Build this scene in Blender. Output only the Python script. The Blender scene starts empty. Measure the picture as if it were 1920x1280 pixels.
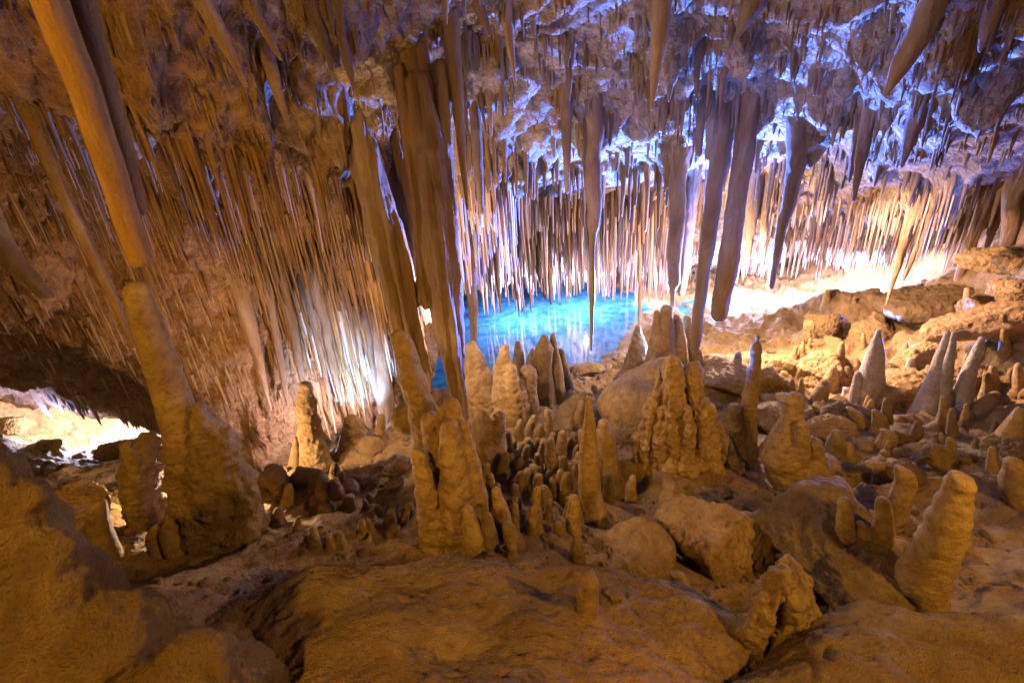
import bpy, math, random, time
import numpy as np
from mathutils import Vector, Matrix
from mathutils.bvhtree import BVHTree
T0 = time.time()
SC = bpy.context.scene
COL = SC.collection
PI = math.pi

# ------------------------------------------------------------------ camera
FPX = 853.0                                   # focal length in pixels of the 1920 wide photograph (16 mm on 36 mm)
CAMZ = 4.5                                    # water level is z = 0
upc = -np.array([150/FPX, -1960/FPX, -1.0]); upc /= np.linalg.norm(upc)
fwd = np.array([0, 0, -1.0]); yc = fwd - upc*fwd.dot(upc); yc /= np.linalg.norm(yc)
xc = np.cross(yc, upc)
R = np.array([xc, yc, upc])                   # world from camera
CAM = np.array([0, 0, CAMZ])
cam_data = bpy.data.cameras.new("camera"); cam = bpy.data.objects.new("camera", cam_data); COL.objects.link(cam)
cam_data.lens = 36*FPX/1920; cam_data.sensor_width = 36; cam_data.clip_start = .05; cam_data.clip_end = 200
cam.matrix_world = Matrix([[R[0][0], R[0][1], R[0][2], 0], [R[1][0], R[1][1], R[1][2], 0], [R[2][0], R[2][1], R[2][2], CAMZ], [0, 0, 0, 1]])
SC.camera = cam
cam_data.dof.use_dof = True; cam_data.dof.focus_distance = 5.0; cam_data.dof.aperture_fstop = 2.0

def ray(px, py):
    d = R @ np.array([(px-960)/FPX, -(py-640)/FPX, -1.0]); return d/np.linalg.norm(d)
def at(px, py, Y):
    """the point at forward distance Y seen at that pixel of the photograph"""
    d = ray(px, py); return CAM + d*(Y/d[1])
def proj(p):
    c = R.T @ (np.asarray(p)-CAM); return 960+FPX*c[0]/-c[2], 640-FPX*c[1]/-c[2], -c[2]

# ------------------------------------------------------------------ world and lamps
W = bpy.data.worlds.new("World"); SC.world = W; W.use_nodes = True
W.node_tree.nodes['Background'].inputs[0].default_value = (.05, .035, .03, 1)
W.node_tree.nodes['Background'].inputs[1].default_value = .0
SC.view_settings.view_transform = 'Standard'; SC.view_settings.look = 'None'
SC.view_settings.exposure = 0; SC.view_settings.gamma = 1
SC.cycles.max_bounces = 6; SC.cycles.diffuse_bounces = 1; SC.cycles.glossy_bounces = 3; SC.cycles.transmission_bounces = 4
SC.cycles.caustics_reflective = False; SC.cycles.caustics_refractive = False
SC.cycles.sample_clamp_indirect = 6

def lamp(name, p, power, col, size=.06, aim=None, cone=None, blend=.6):
    l = bpy.data.lights.new(name, 'SPOT' if aim is not None else 'POINT')
    l.energy = power; l.color = col; l.shadow_soft_size = size
    o = bpy.data.objects.new(name, l); COL.objects.link(o); o.location = p
    if aim is not None:
        l.spot_size = math.radians(cone); l.spot_blend = blend
        o.rotation_euler = (Vector(aim)-Vector(p)).to_track_quat('-Z', 'Y').to_euler()
    return o
WARM = (1, .55, .09); GOLD = (1, .66, .25); PINK = (1, .72, .56); WHITE = (1, .84, .92); BLUE = (.06, .17, 1); LILAC = (.50, .45, 1)
lamp('lamp_warm_left', (-2.3, -.7, 5.1), 300, WARM, .12, (-.3, 2.6, 2.0), 120)
lamp('lamp_warm_high', (-1.9, -1.0, 4.7), 140, WARM, .12)
lamp('lamp_warm_right', (3.0, .1, 4.5), 380, WARM, .12, (.9, 2.6, 1.8), 110)
lamp('lamp_orange_floor', at(1250, 1350, .95)+np.array([0, 0, .10]), 1.2, (1, .32, .04), .02)
# pool chamber
VW = (.62, .57, 1)
for nm, q, p in [('centre', (1230, 515, 12.2), 750), ('left', (965, 525, 11.8), 560), ('middle', (1100, 520, 12.2), 560), ('bank', (1370, 535, 11.6), 560), ('ridge', (1500, 525, 11.2), 700), ('ridge_right', (1630, 500, 11.2), 700), ('ridge_end', (1760, 475, 11.2), 650)]:
    lamp('lamp_pool_'+nm, at(*q), p, VW, .06)
# blue lamps on the slope that shine up at the ceiling
lamp('lamp_blue_slope', at(1630, 640, 7.9)+np.array([0, 0, .15]), 2600, BLUE, .08, (.8, 4.0, 5.6), 150)
lamp('lamp_blue_block', at(1710, 700, 5.75)+np.array([0, 0, .1]), 700, BLUE, .06, (2.6, 3.8, 5.6), 140)
lamp('lamp_blue_castle', (at(1290, 700, 4.4)[0], 4.5, 1.65), 600, BLUE, .06, (1.9, 3.5, 5.7), 92)
lamp('lamp_blue_centre', at(1290, 660, 7.4), 17000, BLUE, .08, (1.5, 5.0, 5.3), 88)
lamp('lamp_lilac_left', (at(850, 900, 3.0)[0], 3.0, 2.1), 6, LILAC, .06, (-1.5, 2.7, 5.8), 75)
lamp('lamp_behind_block', at(400, 900, 3.35), 150, (1, .68, .42), .05)
# pale lamps hidden behind the trunks, on the middle field
lamp('lamp_trunk', at(1362, 545, 7.2), 560, PINK, .05)
lamp('lamp_curtain', at(845, 560, 4.4), 130, PINK, .04)
# left
lamp('lamp_left_cave', at(190, 735, 9.4)+np.array([0, 0, -.5]), 1700, (.74, .72, 1), .06)
lamp('lamp_left_blue', at(90, 845, 7.2), 800, (.35, .42, 1), .03, at(140, 715, 8.3), 120)
lamp('lamp_icicles', at(690, 800, 5.0), 330, (.25, .45, 1), .03, at(640, 640, 6.2), 90)
lamp('lamp_far_left', at(600, 830, 5.2), 130, (.72, .66, 1), .04)
lamp('lamp_slope_right', at(1383, 415, 6.9), 1500, (1, .62, .46), .05, at(1760, 660, 6.0), 95)


# ------------------------------------------------------------------ noise
rs = np.random.RandomState(7)
PERM = rs.permutation(256); PERM = np.concatenate([PERM, PERM]).astype(np.int32)
GR = rs.normal(size=(256, 3)); GR = (GR/np.linalg.norm(GR, axis=1)[:, None]).astype(np.float32)
def perlin(p):
    p = np.asarray(p, dtype=np.float32); i = np.floor(p).astype(np.int32); f = p-i; i &= 255
    u = f*f*f*(f*(f*6-15)+10); out = 0
    for dx in (0, 1):
        wx = u[:, 0] if dx else 1-u[:, 0]; a = PERM[i[:, 0]+dx & 255]
        for dy in (0, 1):
            wy = u[:, 1] if dy else 1-u[:, 1]; b = PERM[(a+i[:, 1]+dy) & 255]
            for dz in (0, 1):
                wz = u[:, 2] if dz else 1-u[:, 2]; g = GR[PERM[(b+i[:, 2]+dz) & 255]]
                out = out + wx*wy*wz*(g[:, 0]*(f[:, 0]-dx)+g[:, 1]*(f[:, 1]-dy)+g[:, 2]*(f[:, 2]-dz))
    return out*1.5
def fbm(p, oct=4, lac=2.1, gain=.5, ridged=False):
    s = 0; a = 1.0; p = np.asarray(p, dtype=np.float32)
    for k in range(oct):
        n = perlin(p+k*17.3)
        s = s+a*((1-2*np.abs(n)) if ridged else n); p = p*lac; a *= gain
    return s
def ss(e0, e1, x):
    t = np.clip((x-e0)/(e1-e0), 0, 1); return t*t*(3-2*t)

# ------------------------------------------------------------------ mesh helpers
def mesh(name, V, F, smooth=True):
    V = np.asarray(V, dtype=np.float32); F = np.asarray(F, dtype=np.int32)
    m = bpy.data.meshes.new(name); n = F.shape[1]
    m.vertices.add(len(V)); m.vertices.foreach_set('co', V.ravel())
    m.loops.add(F.size); m.loops.foreach_set('vertex_index', F.ravel())
    m.polygons.add(len(F)); m.polygons.foreach_set('loop_start', np.arange(0, F.size, n, dtype=np.int32))
    m.polygons.foreach_set('loop_total', np.full(len(F), n, dtype=np.int32))
    m.polygons.foreach_set('use_smooth', np.full(len(F), smooth, dtype=bool))
    m.update(calc_edges=True); m.validate(); return m
def link(name, me, mat, loc=(0, 0, 0), parent=None, label=None, cat=None, group=None, kind=None):
    o = bpy.data.objects.new(name, me); COL.objects.link(o); o.location = loc
    if me is not None and mat is not None and not me.materials: me.materials.append(mat)
    if parent: o.parent = parent
    if label: o['label'] = label
    if cat: o['category'] = cat
    if group: o['group'] = group
    if kind: o['kind'] = kind
    return o
def vnormals(V, F):
    n = np.zeros_like(V); a = V[F[:, 2]]-V[F[:, 0]]; b = V[F[:, -1]]-V[F[:, 1]] if F.shape[1] == 4 else V[F[:, 2]]-V[F[:, 1]]
    fn = np.cross(a, b) if F.shape[1] == 4 else np.cross(V[F[:, 1]]-V[F[:, 0]], V[F[:, 2]]-V[F[:, 0]])
    for k in range(F.shape[1]): np.add.at(n, F[:, k], fn)
    l = np.linalg.norm(n, axis=1); l[l == 0] = 1; return n/l[:, None]

def surface_nets(D, org, h):
    """naive surface nets: the zero level of the distance grid D as quads"""
    nx, ny, nz = D.shape; S = D < 0
    cs = [(i, j, k) for i in (0, 1) for j in (0, 1) for k in (0, 1)]
    def sub(A, c): return A[c[0]:nx-1+c[0], c[1]:ny-1+c[1], c[2]:nz-1+c[2]]
    cnt = sum(sub(S, c).astype(np.int8) for c in cs); act = (cnt > 0) & (cnt < 8)
    idx = np.full(act.shape, -1, np.int64); I = np.argwhere(act); idx[act] = np.arange(len(I))
    d = np.stack([sub(D, c)[act] for c in cs], 1); pos = np.zeros((len(I), 3)); w = np.zeros(len(I))
    for a in range(8):
        for b in range(a+1, 8):
            df = [cs[b][q]-cs[a][q] for q in range(3)]
            if sum(map(abs, df)) != 1: continue
            m = (d[:, a] < 0) != (d[:, b] < 0); t = np.where(m, d[:, a]/np.where(m, d[:, a]-d[:, b], 1), 0)
            for q in range(3): pos[:, q] += np.where(m, cs[a][q]+t*df[q], 0)
            w += m
    V = (I+pos/w[:, None])*h+org
    F = []
    def emit(ax):
        A = S[:-1, :, :] if ax == 0 else S[:, :-1, :] if ax == 1 else S[:, :, :-1]
        B = S[1:, :, :] if ax == 0 else S[:, 1:, :] if ax == 1 else S[:, :, 1:]
        E = np.argwhere(A != B); o1, o2 = [(1, 2), (2, 0), (0, 1)][ax]
        ok = (E[:, o1] > 0) & (E[:, o2] > 0) & (E[:, o1] < D.shape[o1]-1) & (E[:, o2] < D.shape[o2]-1); E = E[ok]
        if not len(E): return
        inside = S[E[:, 0], E[:, 1], E[:, 2]]
        def at_(u, v):
            e = E.copy(); e[:, o1] -= u; e[:, o2] -= v; return idx[e[:, 0], e[:, 1], e[:, 2]]
        q = np.stack([at_(1, 1), at_(0, 1), at_(0, 0), at_(1, 0)], 1)
        q[~inside] = q[~inside][:, ::-1]; F.append(q)
    for ax in range(3): emit(ax)
    return V, np.concatenate(F)

def sdf_cap(P, a, b, ra, rb):
    ab = b-a; t = np.clip(((P-a)@ab)/max(ab@ab, 1e-9), 0, 1)
    return np.linalg.norm(P-a-t[:, None]*ab, axis=1)-(ra+(rb-ra)*t)
def blend(prims, h, k=.05, noise=None, pad=None):
    """smooth union of tapered capsules ('c',a,b,ra,rb), ellipsoids ('e',c,radii) and cuts ('x',...) turned into one skin"""
    lo = []; hi = []
    for p in prims:
        if p[0] == 'c': lo += [np.minimum(p[1]-p[3], p[2]-p[4])]; hi += [np.maximum(p[1]+p[3], p[2]+p[4])]
        elif p[0] == 'e': lo += [p[1]-p[2]]; hi += [p[1]+p[2]]
    m = k+3*h+(pad or 0); lo = np.min(lo, 0)-m; hi = np.max(hi, 0)+m
    n = np.ceil((hi-lo)/h).astype(int)+1
    g = [lo[q]+h*np.arange(n[q]) for q in range(3)]
    X = np.stack(np.meshgrid(*g, indexing='ij'), -1).reshape(-1, 3); Q = X
    D = np.full(len(X), 1e3)
    Dg = D.reshape(n)
    Xg = X.reshape(*n, 3)
    for p in prims:
        if p[0] in 'cC': l, u = np.minimum(p[1]-p[3], p[2]-p[4]), np.maximum(p[1]+p[3], p[2]+p[4])
        elif p[0] in 'eE': l, u = p[1]-p[2], p[1]+p[2]
        mm = k+4*h+.06
        a = np.clip(np.floor((l-mm-lo)/h).astype(int), 0, n-1); b = np.clip(np.ceil((u+mm-lo)/h).astype(int)+1, 1, n)
        sl = tuple(slice(a[q], b[q]) for q in range(3)); sub = Xg[sl]; P = sub.reshape(-1, 3)
        if p[0] in 'cC': d = sdf_cap(P, p[1], p[2], p[3], p[4])
        else:
            q = (P-p[1])/p[2]; d = (np.linalg.norm(q, axis=1)-1)*min(p[2])
        d = d.reshape(sub.shape[:3]); o = Dg[sl]
        if p[0] in 'CE': Dg[sl] = np.maximum(o, -d)
        else:
            hh = np.clip(.5+.5*(o-d)/k, 0, 1); Dg[sl] = o+(d-o)*hh-k*hh*(1-hh)
    return surface_nets(Dg, lo, h)
# ------------------------------------------------------------------ materials
def rock_mat(name, c1, c2, c3, scale=1.0, bump=.5, streak=None, ripple=0, pits=0, rough=.72, spec=.35, fine=45, flake=0, bdist=.03):
    m = bpy.data.materials.new(name); m.use_nodes = True; nt = m.node_tree; N = nt.nodes; L = nt.links
    b = N['Principled BSDF']; b.inputs['Roughness'].default_value = rough; b.inputs['Specular IOR Level'].default_value = spec
    tc = N.new('ShaderNodeTexCoord'); mp = N.new('ShaderNodeMapping'); oi = N.new('ShaderNodeObjectInfo')
    L.new(tc.outputs['Object'], mp.inputs[0]); L.new(oi.outputs['Random'], mp.inputs['Location'])
    if streak: mp.inputs['Scale'].default_value = streak
    def noise(s, d, r=.6, src=mp, dist=0):
        n = N.new('ShaderNodeTexNoise'); n.inputs['Scale'].default_value = s*scale; n.inputs['Detail'].default_value = d
        n.inputs['Roughness'].default_value = r; n.inputs['Distortion'].default_value = dist; L.new(src.outputs[0 if src is mp else 'Object'], n.inputs['Vector']); return n
    n1 = noise(1.3, 6, .62, dist=.6); n2 = noise(7, 6, .65)
    r1 = N.new('ShaderNodeValToRGB'); r1.color_ramp.elements[0].position = .34; r1.color_ramp.elements[1].position = .66
    r1.color_ramp.elements[0].color = (*c1, 1); r1.color_ramp.elements[1].color = (*c2, 1); L.new(n1.outputs['Fac'], r1.inputs[0])
    mx = N.new('ShaderNodeMix'); mx.data_type = 'RGBA'; r2 = N.new('ShaderNodeMapRange')
    r2.inputs[1].default_value = .45; r2.inputs[2].default_value = .72; r2.inputs[4].default_value = .8
    L.new(n2.outputs['Fac'], r2.inputs[0]); L.new(r2.outputs[0], mx.inputs[0]); L.new(r1.outputs[0], mx.inputs[6]); mx.inputs[7].default_value = (*c3, 1)
    hv = N.new('ShaderNodeHueSaturation'); L.new(mx.outputs[2], hv.inputs['Color'])
    vr = N.new('ShaderNodeMapRange'); vr.inputs[3].default_value = .62; vr.inputs[4].default_value = 1.3
    L.new(oi.outputs['Random'], vr.inputs[0]); L.new(vr.outputs[0], hv.inputs['Value'])
    L.new(hv.outputs[0], b.inputs['Base Color'])
    n3 = noise(fine/scale if False else fine, 7, .7, tc); n4 = noise(9, 5, .6)
    h = N.new('ShaderNodeMath'); h.operation = 'MULTIPLY_ADD'; L.new(n3.outputs['Fac'], h.inputs[0]); h.inputs[1].default_value = .6; L.new(n4.outputs['Fac'], h.inputs[2])
    out = h.outputs[0]
    if flake:
        mf = N.new('ShaderNodeMapping'); mf.inputs['Rotation'].default_value = (0, 0, -.64); mf.inputs['Scale'].default_value = (2.2, 9, 4); L.new(tc.outputs['Object'], mf.inputs[0])
        nf = N.new('ShaderNodeTexNoise'); nf.noise_type = 'RIDGED_MULTIFRACTAL'; nf.inputs['Scale'].default_value = 1.6; nf.inputs['Detail'].default_value = 5; nf.inputs['Distortion'].default_value = .5; L.new(mf.outputs[0], nf.inputs['Vector'])
        a = N.new('ShaderNodeMath'); a.operation = 'MULTIPLY_ADD'; L.new(nf.outputs['Fac'], a.inputs[0]); a.inputs[1].default_value = flake; L.new(out, a.inputs[2]); out = a.outputs[0]
    if ripple:
        w = N.new('ShaderNodeTexWave'); w.bands_direction = 'Z'; w.inputs['Scale'].default_value = 9; w.inputs['Distortion'].default_value = 9
        w.inputs['Detail'].default_value = 3; w.inputs['Detail Scale'].default_value = 2.2; L.new(tc.outputs['Object'], w.inputs['Vector'])
        a = N.new('ShaderNodeMath'); a.operation = 'MULTIPLY_ADD'; L.new(w.outputs['Fac'], a.inputs[0]); a.inputs[1].default_value = ripple; L.new(out, a.inputs[2]); out = a.outputs[0]
    if pits:
        v = N.new('ShaderNodeTexVoronoi'); v.inputs['Scale'].default_value = 75; 
        nn = noise(5, 3, .6, tc); va = N.new('ShaderNodeVectorMath'); va.operation = 'MULTIPLY_ADD'
        L.new(nn.outputs['Color'], va.inputs[0]); va.inputs[1].default_value = (.12,)*3; L.new(tc.outputs['Object'], va.inputs[2]); 
        mq = N.new('ShaderNodeMapping'); mq.inputs['Scale'].default_value = (.55, 1.1, 1); L.new(va.outputs[0], mq.inputs[0]); L.new(mq.outputs[0], v.inputs['Vector'])
        q = N.new('ShaderNodeMapRange'); q.inputs[1].default_value = 0; q.inputs[2].default_value = .45; q.interpolation_type = 'SMOOTHSTEP'; L.new(v.outputs['Distance'], q.inputs[0])
        a = N.new('ShaderNodeMath'); a.operation = 'MULTIPLY_ADD'; L.new(q.outputs[0], a.inputs[0]); a.inputs[1].default_value = pits; L.new(out, a.inputs[2]); out = a.outputs[0]
    bp = N.new('ShaderNodeBump'); bp.inputs['Strength'].default_value = bump; bp.inputs['Distance'].default_value = bdist
    L.new(out, bp.inputs['Height']); L.new(bp.outputs[0], b.inputs['Normal'])
    return m
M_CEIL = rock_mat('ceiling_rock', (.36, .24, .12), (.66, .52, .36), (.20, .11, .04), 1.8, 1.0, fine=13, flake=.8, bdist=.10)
M_MUD = rock_mat('dusty_floor', (.31, .18, .06), (.47, .30, .12), (.19, .10, .03), 1.5, .8, fine=28, bdist=.08)
M_DOME = rock_mat('pitted_flowstone', (.22, .135, .05), (.42, .28, .12), (.30, .15, .035), 2.2, 1.0, pits=.3, bdist=.07, rough=.85, spec=.2)
M_STAG = rock_mat('stalagmite_stone', (.33, .20, .065), (.53, .35, .14), (.21, .11, .03), 2.5, .8, ripple=.05, fine=34, bdist=.06)
M_TITE = rock_mat('stalactite_stone', (.24, .14, .06), (.58, .42, .27), (.40, .18, .04), 2.4, 1.0, bdist=.06, streak=(1, 1, .3), rough=.6, spec=.45)
M_STRAW = rock_mat('straw_stone', (.44, .30, .20), (.76, .66, .58), (.50, .24, .10), 2.0, .2, streak=(1, 1, .15), rough=.5, spec=.5)
M_ROCK = rock_mat('boulder_rock', (.31, .185, .06), (.51, .33, .13), (.20, .11, .03), 1.8, 1, fine=26, bdist=.07)
M_BROWN = rock_mat('iron_brown_stalactite', (.24, .12, .03), (.42, .24, .08), (.13, .065, .02), 2.0, .8, streak=(1, 1, .22), rough=.6, spec=.4)
M_PALE = rock_mat('pale_calcite', (.48, .38, .28), (.72, .62, .52), (.34, .23, .13), 2.5, .8, ripple=.14, fine=34, bdist=.04)

nt = M_CEIL.node_tree; N = nt.nodes; b = N['Principled BSDF']; src = b.inputs['Base Color'].links[0].from_socket     # dimmer light of the left recess painted as brown into the ceiling colour
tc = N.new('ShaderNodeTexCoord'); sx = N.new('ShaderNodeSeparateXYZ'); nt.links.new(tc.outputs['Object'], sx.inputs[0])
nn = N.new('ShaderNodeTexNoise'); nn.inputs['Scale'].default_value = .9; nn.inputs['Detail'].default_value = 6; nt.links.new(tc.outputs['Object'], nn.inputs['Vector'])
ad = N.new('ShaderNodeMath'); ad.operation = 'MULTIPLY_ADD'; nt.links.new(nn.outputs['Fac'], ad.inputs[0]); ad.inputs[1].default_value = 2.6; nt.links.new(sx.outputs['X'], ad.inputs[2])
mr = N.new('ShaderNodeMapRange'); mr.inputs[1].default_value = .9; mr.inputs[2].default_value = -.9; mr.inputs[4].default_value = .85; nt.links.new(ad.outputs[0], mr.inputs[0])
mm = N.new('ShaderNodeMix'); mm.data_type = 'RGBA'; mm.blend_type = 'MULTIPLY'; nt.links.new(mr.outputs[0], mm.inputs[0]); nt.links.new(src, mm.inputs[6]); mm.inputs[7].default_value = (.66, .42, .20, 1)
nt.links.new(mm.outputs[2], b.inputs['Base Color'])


# ------------------------------------------------------------------ the two big surfaces: cave floor and ceiling
class Field:
    """height over the plan, passing through surveyed points (multiquadric)"""
    def __init__(s, pts, c=.35, lam=.02):
        s.p = np.array(pts, float); s.c = c; n = len(s.p); d = np.linalg.norm(s.p[:, None, :2]-s.p[None, :, :2], axis=2)
        A = np.sqrt(d*d+c*c)-lam*np.eye(n); A2 = np.zeros((n+1, n+1)); A2[:n, :n] = A; A2[:n, n] = 1; A2[n, :n] = 1
        s.w = np.linalg.solve(A2, np.append(s.p[:, 2], 0))
    def __call__(s, x, y):
        out = np.full(np.shape(x), s.w[-1])
        for (px, py, _), w in zip(s.p, s.w): out = out+w*np.sqrt((x-px)**2+(y-py)**2+s.c**2)
        return out
FP = [at(*q) for q in [
    # left
    (150, 1120, 1.55), (90, 960, 2.7), (200, 950, 3.1), (60, 885, 4.6), (200, 890, 4.6), (100, 862, 6.8), (280, 872, 6.4), (20, 842, 9.0), (200, 846, 9.0),
    (420, 1040, 2.35), (300, 1080, 2.2), (560, 1050, 2.2), (600, 990, 2.65), (520, 960, 3.0), (700, 960, 3.0), (650, 900, 3.6), (720, 840, 4.3), (600, 860, 4.4), (690, 800, 5.0), (760, 800, 5.6), (800, 760, 6.4),
    # middle
    (960, 1060, 2.05), (800, 1060, 2.1), (900, 960, 2.9), (1000, 900, 3.45), (1060, 960, 3.0), (1000, 820, 4.5), (900, 790, 5.2), (1120, 790, 5.0), (1000, 730, 6.6), (860, 740, 6.6), (1120, 700, 7.6), (1060, 700, 7.9), (1180, 740, 6.4),
    (1260, 720, 6.2), (1300, 900, 3.5), (1400, 900, 3.5), (1400, 800, 4.8), (1300, 1040, 2.6), (1400, 990, 2.9), (1350, 700, 6.2), (1400, 670, 7.4),
    # right
    (1450, 625, 8.9), (1400, 640, 8.6), (1500, 592, 9.0), (1560, 558, 8.9), (1250, 622, 9.8), (1240, 600, 10.6), (1232, 580, 11.6), (1290, 640, 9.0), (1205, 645, 9.2), (1170, 668, 8.6), (1262, 584, 11.6), (1258, 603, 10.8), (1240, 665, 8.8), (1300, 612, 9.7), (1380, 615, 9.6), (1600, 640, 7.6), (1700, 640, 7.2), (1700, 560, 8.6), (1850, 560, 7.2), (1600, 720, 5.6), (1500, 720, 5.9),
    (1700, 800, 4.3), (1800, 780, 4.3), (1880, 760, 4.3), (1900, 860, 3.2), (1800, 900, 3.0), (1900, 1000, 2.3), (1700, 950, 2.8), (1600, 1110, 2.1), (1500, 1060, 2.35), (1850, 1120, 1.8), (1500, 860, 3.8), (1650, 870, 3.4)]]
CREST = [at(*q) for q in [(1500, 585, 9.2), (1570, 552, 9.0), (1640, 545, 8.8), (1740, 528, 8.6), (1830, 492, 8.4), (1920, 436, 8.4)]]
FP += CREST+[np.maximum(p+np.array([.4, 1.3, -1.0]), (-99, -99, .1)) for p in CREST]+[np.maximum(p+np.array([.8, 2.8, -1.5]), (-99, -99, .1)) for p in CREST[:5]]
FP += [np.array(q) for q in [
    (0, 0, 2.3), (-.5, .8, 2.35), (.5, .8, 2.3), (1.5, 1.0, 2.25), (.95, 1.3, 1.9), (.9, 1.6, 1.8), (-2, 0, 3.2), (2.4, 0, 3.3), (0, -2.5, 3.2), (-3, -2.5, 3.9), (3, -2.5, 4),
    (-5, 2, 2.0), (-7, 4, .9), (-10, 11.2, -1.4), (-8, 11.2, -1.4), (-6, 10.8, -1.1), (-13, 9, 1.2), (-12, 12.5, .6), (-8, 13, .2), (-4.2, 9.5, .5), (-11, 6, 3.2), (-9, 2, 4.4),
    (5.2, 2.2, 2.8), (6.5, 4.5, 3.1), (8.5, 7, 3.4), (12.5, 10.5, 3.8), (12, 13, 2.4), (5.5, 13.4, .15), (9, 14.5, .4), (7, 3, 4.2),
    # pool bed
    (0.4, 9.0, -.45), (-1.5, 9.0, -.5), (1.8, 9.4, -.3), (0, 11.5, -1.0), (2.2, 11.5, -.9), (-2, 11.5, -.9), (2.9, 12.6, -.4), (4.2, 11.4, .18), (4.6, 12.6, .18), (3.9, 10.5, .22), (3.4, 9.8, .22), (6, 12, .12), (1, 14, -1.0), (4.2, 14, .1), (2.6, 14, -.4), (-3, 14, -.6), (-2.9, 8.6, -.4),
    (-3.2, 6.0, -.5), (-2.7, 5.9, -.45), (-2.1, 5.6, .5), (-3.6, 7.2, -.3), (-4.2, 6.2, .1), (-2, 7.0, .35), (-2.6, 7.0, .2), (-1.6, 7.6, .1),
    (0, 17, 1.5), (-4, 16.5, 1.5), (5, 17, 1.2), (-8, 14, 1.5), (9, 17, 1.5)]]
CP = [at(*q) for q in [
    (0, 0, 2.6), (300, 0, 3.0), (600, 0, 3.6), (960, 0, 4.3), (1300, 0, 4.4), (1600, 0, 4.0), (1900, 0, 3.4),
    (0, 160, 2.9), (250, 230, 3.2), (450, 285, 3.6), (620, 335, 4.3), (700, 345, 5.0), (500, 130, 3.6), (700, 130, 4.2), (850, 150, 4.9),
    (1000, 150, 5.2), (1100, 240, 6.0), (950, 270, 5.6), (1250, 180, 5.6), (1400, 200, 5.8), (1550, 250, 6.2), (1700, 200, 5.2), (1880, 180, 4.6), (1880, 320, 6.2),
    (900, 360, 7.6), (1000, 380, 8.6), (1130, 390, 9.4), (1250, 385, 10.0), (1400, 400, 9.4), (1550, 400, 9.0), (1700, 400, 8.6), (1850, 400, 8.6),
    (900, 450, 10.5), (1050, 450, 11.2), (1250, 450, 12.0), (1400, 455, 11.6), (1600, 460, 10.6), (1750, 450, 10.2), 
    (1050, 520, 13.4), (1250, 510, 14.0), (1430, 510, 13.4), (1600, 500, 12.4), (900, 530, 12.6),
    # beyond the ledge on the left
    (100, 470, 4.6), (250, 500, 4.9), (400, 490, 5.0), (550, 470, 5.6), (650, 430, 6.6), (700, 520, 7.2), (620, 560, 6.6),
    (30, 600, 6.0), (200, 600, 6.2), (400, 620, 6.3), (560, 640, 6.6), (700, 640, 6.8), (750, 640, 7.6), (745, 730, 6.5), (690, 790, 6.1), (0, 690, 7.4), (200, 685, 7.2), (400, 720, 6.9), (520, 750, 6.2), (640, 740, 6.3),
    (0, 722, 8.3), (150, 750, 8.2), (300, 795, 7.6), (400, 800, 6.7), (470, 850, 5.9), (540, 862, 6.0), (620, 800, 6.6)]]
LEDGE = [at(*q) for q in [(0, 160, 2.9), (120, 190, 3.05), (250, 230, 3.2), (350, 260, 3.4), (450, 285, 3.6), (540, 310, 3.95), (620, 335, 4.3), (690, 345, 4.9)]]
CP += [p+np.array([0, .42, .38]) for p in LEDGE[::2]]+[p+np.array([0, .95, .30]) for p in LEDGE[::2]]
CP += [np.array(q) for q in [
    (0, 0, 6.3), (-3, 0, 6.0), (3, 0, 6.1), (0, 2.2, 6.1), (-2, 1.5, 5.8), (2.4, 1.5, 6.0), (0, -3, 5.4), (-4, -3, 5), (4, -3, 5),
    (-6, 2.5, 4.2), (-10, 6, 2.2), (-9.5, 2.5, 3.6), (-11, 10.4, .5), (-9, 10.6, .5), (-7, 10.4, .5), (-5.4, 9.8, .7), (-12, 8, 1.6), (-3, 9.5, 1.9), (-4, 12, 1.6),
    (6.5, 3, 5.3), (8, 6, 4.6), (9.5, 8.5, 3.9), (9, 12, 3.0), (7, 4, 5), (0, 15.5, 1.0), (4, 15.5, .9), (-4, 15, .8), (8, 15, 1.5), (0, 17, .5), (5, 17, .8), (-8, 13, .8)]]
FLOOR = Field(FP); CEIL = Field(CP, c=.25)
def crack(x, y, pts, w, dep):
    """a narrow deep gap that follows the polyline pts"""
    d = np.full(np.shape(x), 9.)
    for (a, b) in zip(pts[:-1], pts[1:]):
        ab = b-a; t = np.clip(((x-a[0])*ab[0]+(y-a[1])*ab[1])/(ab@ab), 0, 1); d = np.minimum(d, np.hypot(x-a[0]-t*ab[0], y-a[1]-t*ab[1]))
    return -dep*(1-ss(w*.35, w, d))
def P2(px, py, Y): return at(px, py, Y)[:2]
CRACKS = [([P2(1370, 1150, 1.5), P2(1400, 1080, 1.9)], .22, .45),
          ([P2(1640, 1110, 1.75), P2(1720, 1090, 1.85)], .09, .3),
          ([P2(1450, 940, 2.75), P2(1540, 960, 2.7)], .2, .45),
          ([P2(1140, 880, 3.55), P2(1190, 900, 3.5)], .3, .5),
          ([P2(1590, 880, 3.3), P2(1650, 890, 3.2)], .16, .35),
          ([P2(830, 1030, 2.3), P2(800, 900, 2.9)], .10, .3)]
def floor_z(x, y):
    z = FLOOR(x, y); P = np.stack([x, y, np.zeros_like(x)], 1); r = np.hypot(x, y)
    sc = ss(.8, 5, r)
    for (pts, w, dep) in CRACKS: z = z+crack(x, y, pts, w, dep)
    z = z+(.05+.12*sc)*fbm(P*1.1, 4)+(.012+.035*sc)*fbm(P*5, 4, ridged=False)
    led = fbm(P*np.array([.9, 1.3, 1])+9, 3, ridged=True); z = z+.10*sc*ss(.9, 1.6, led)*ss(3, 6, r)
    pool = (x > -2.8) & (x < 3.6) & (y > 8.4)
    return z
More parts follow.
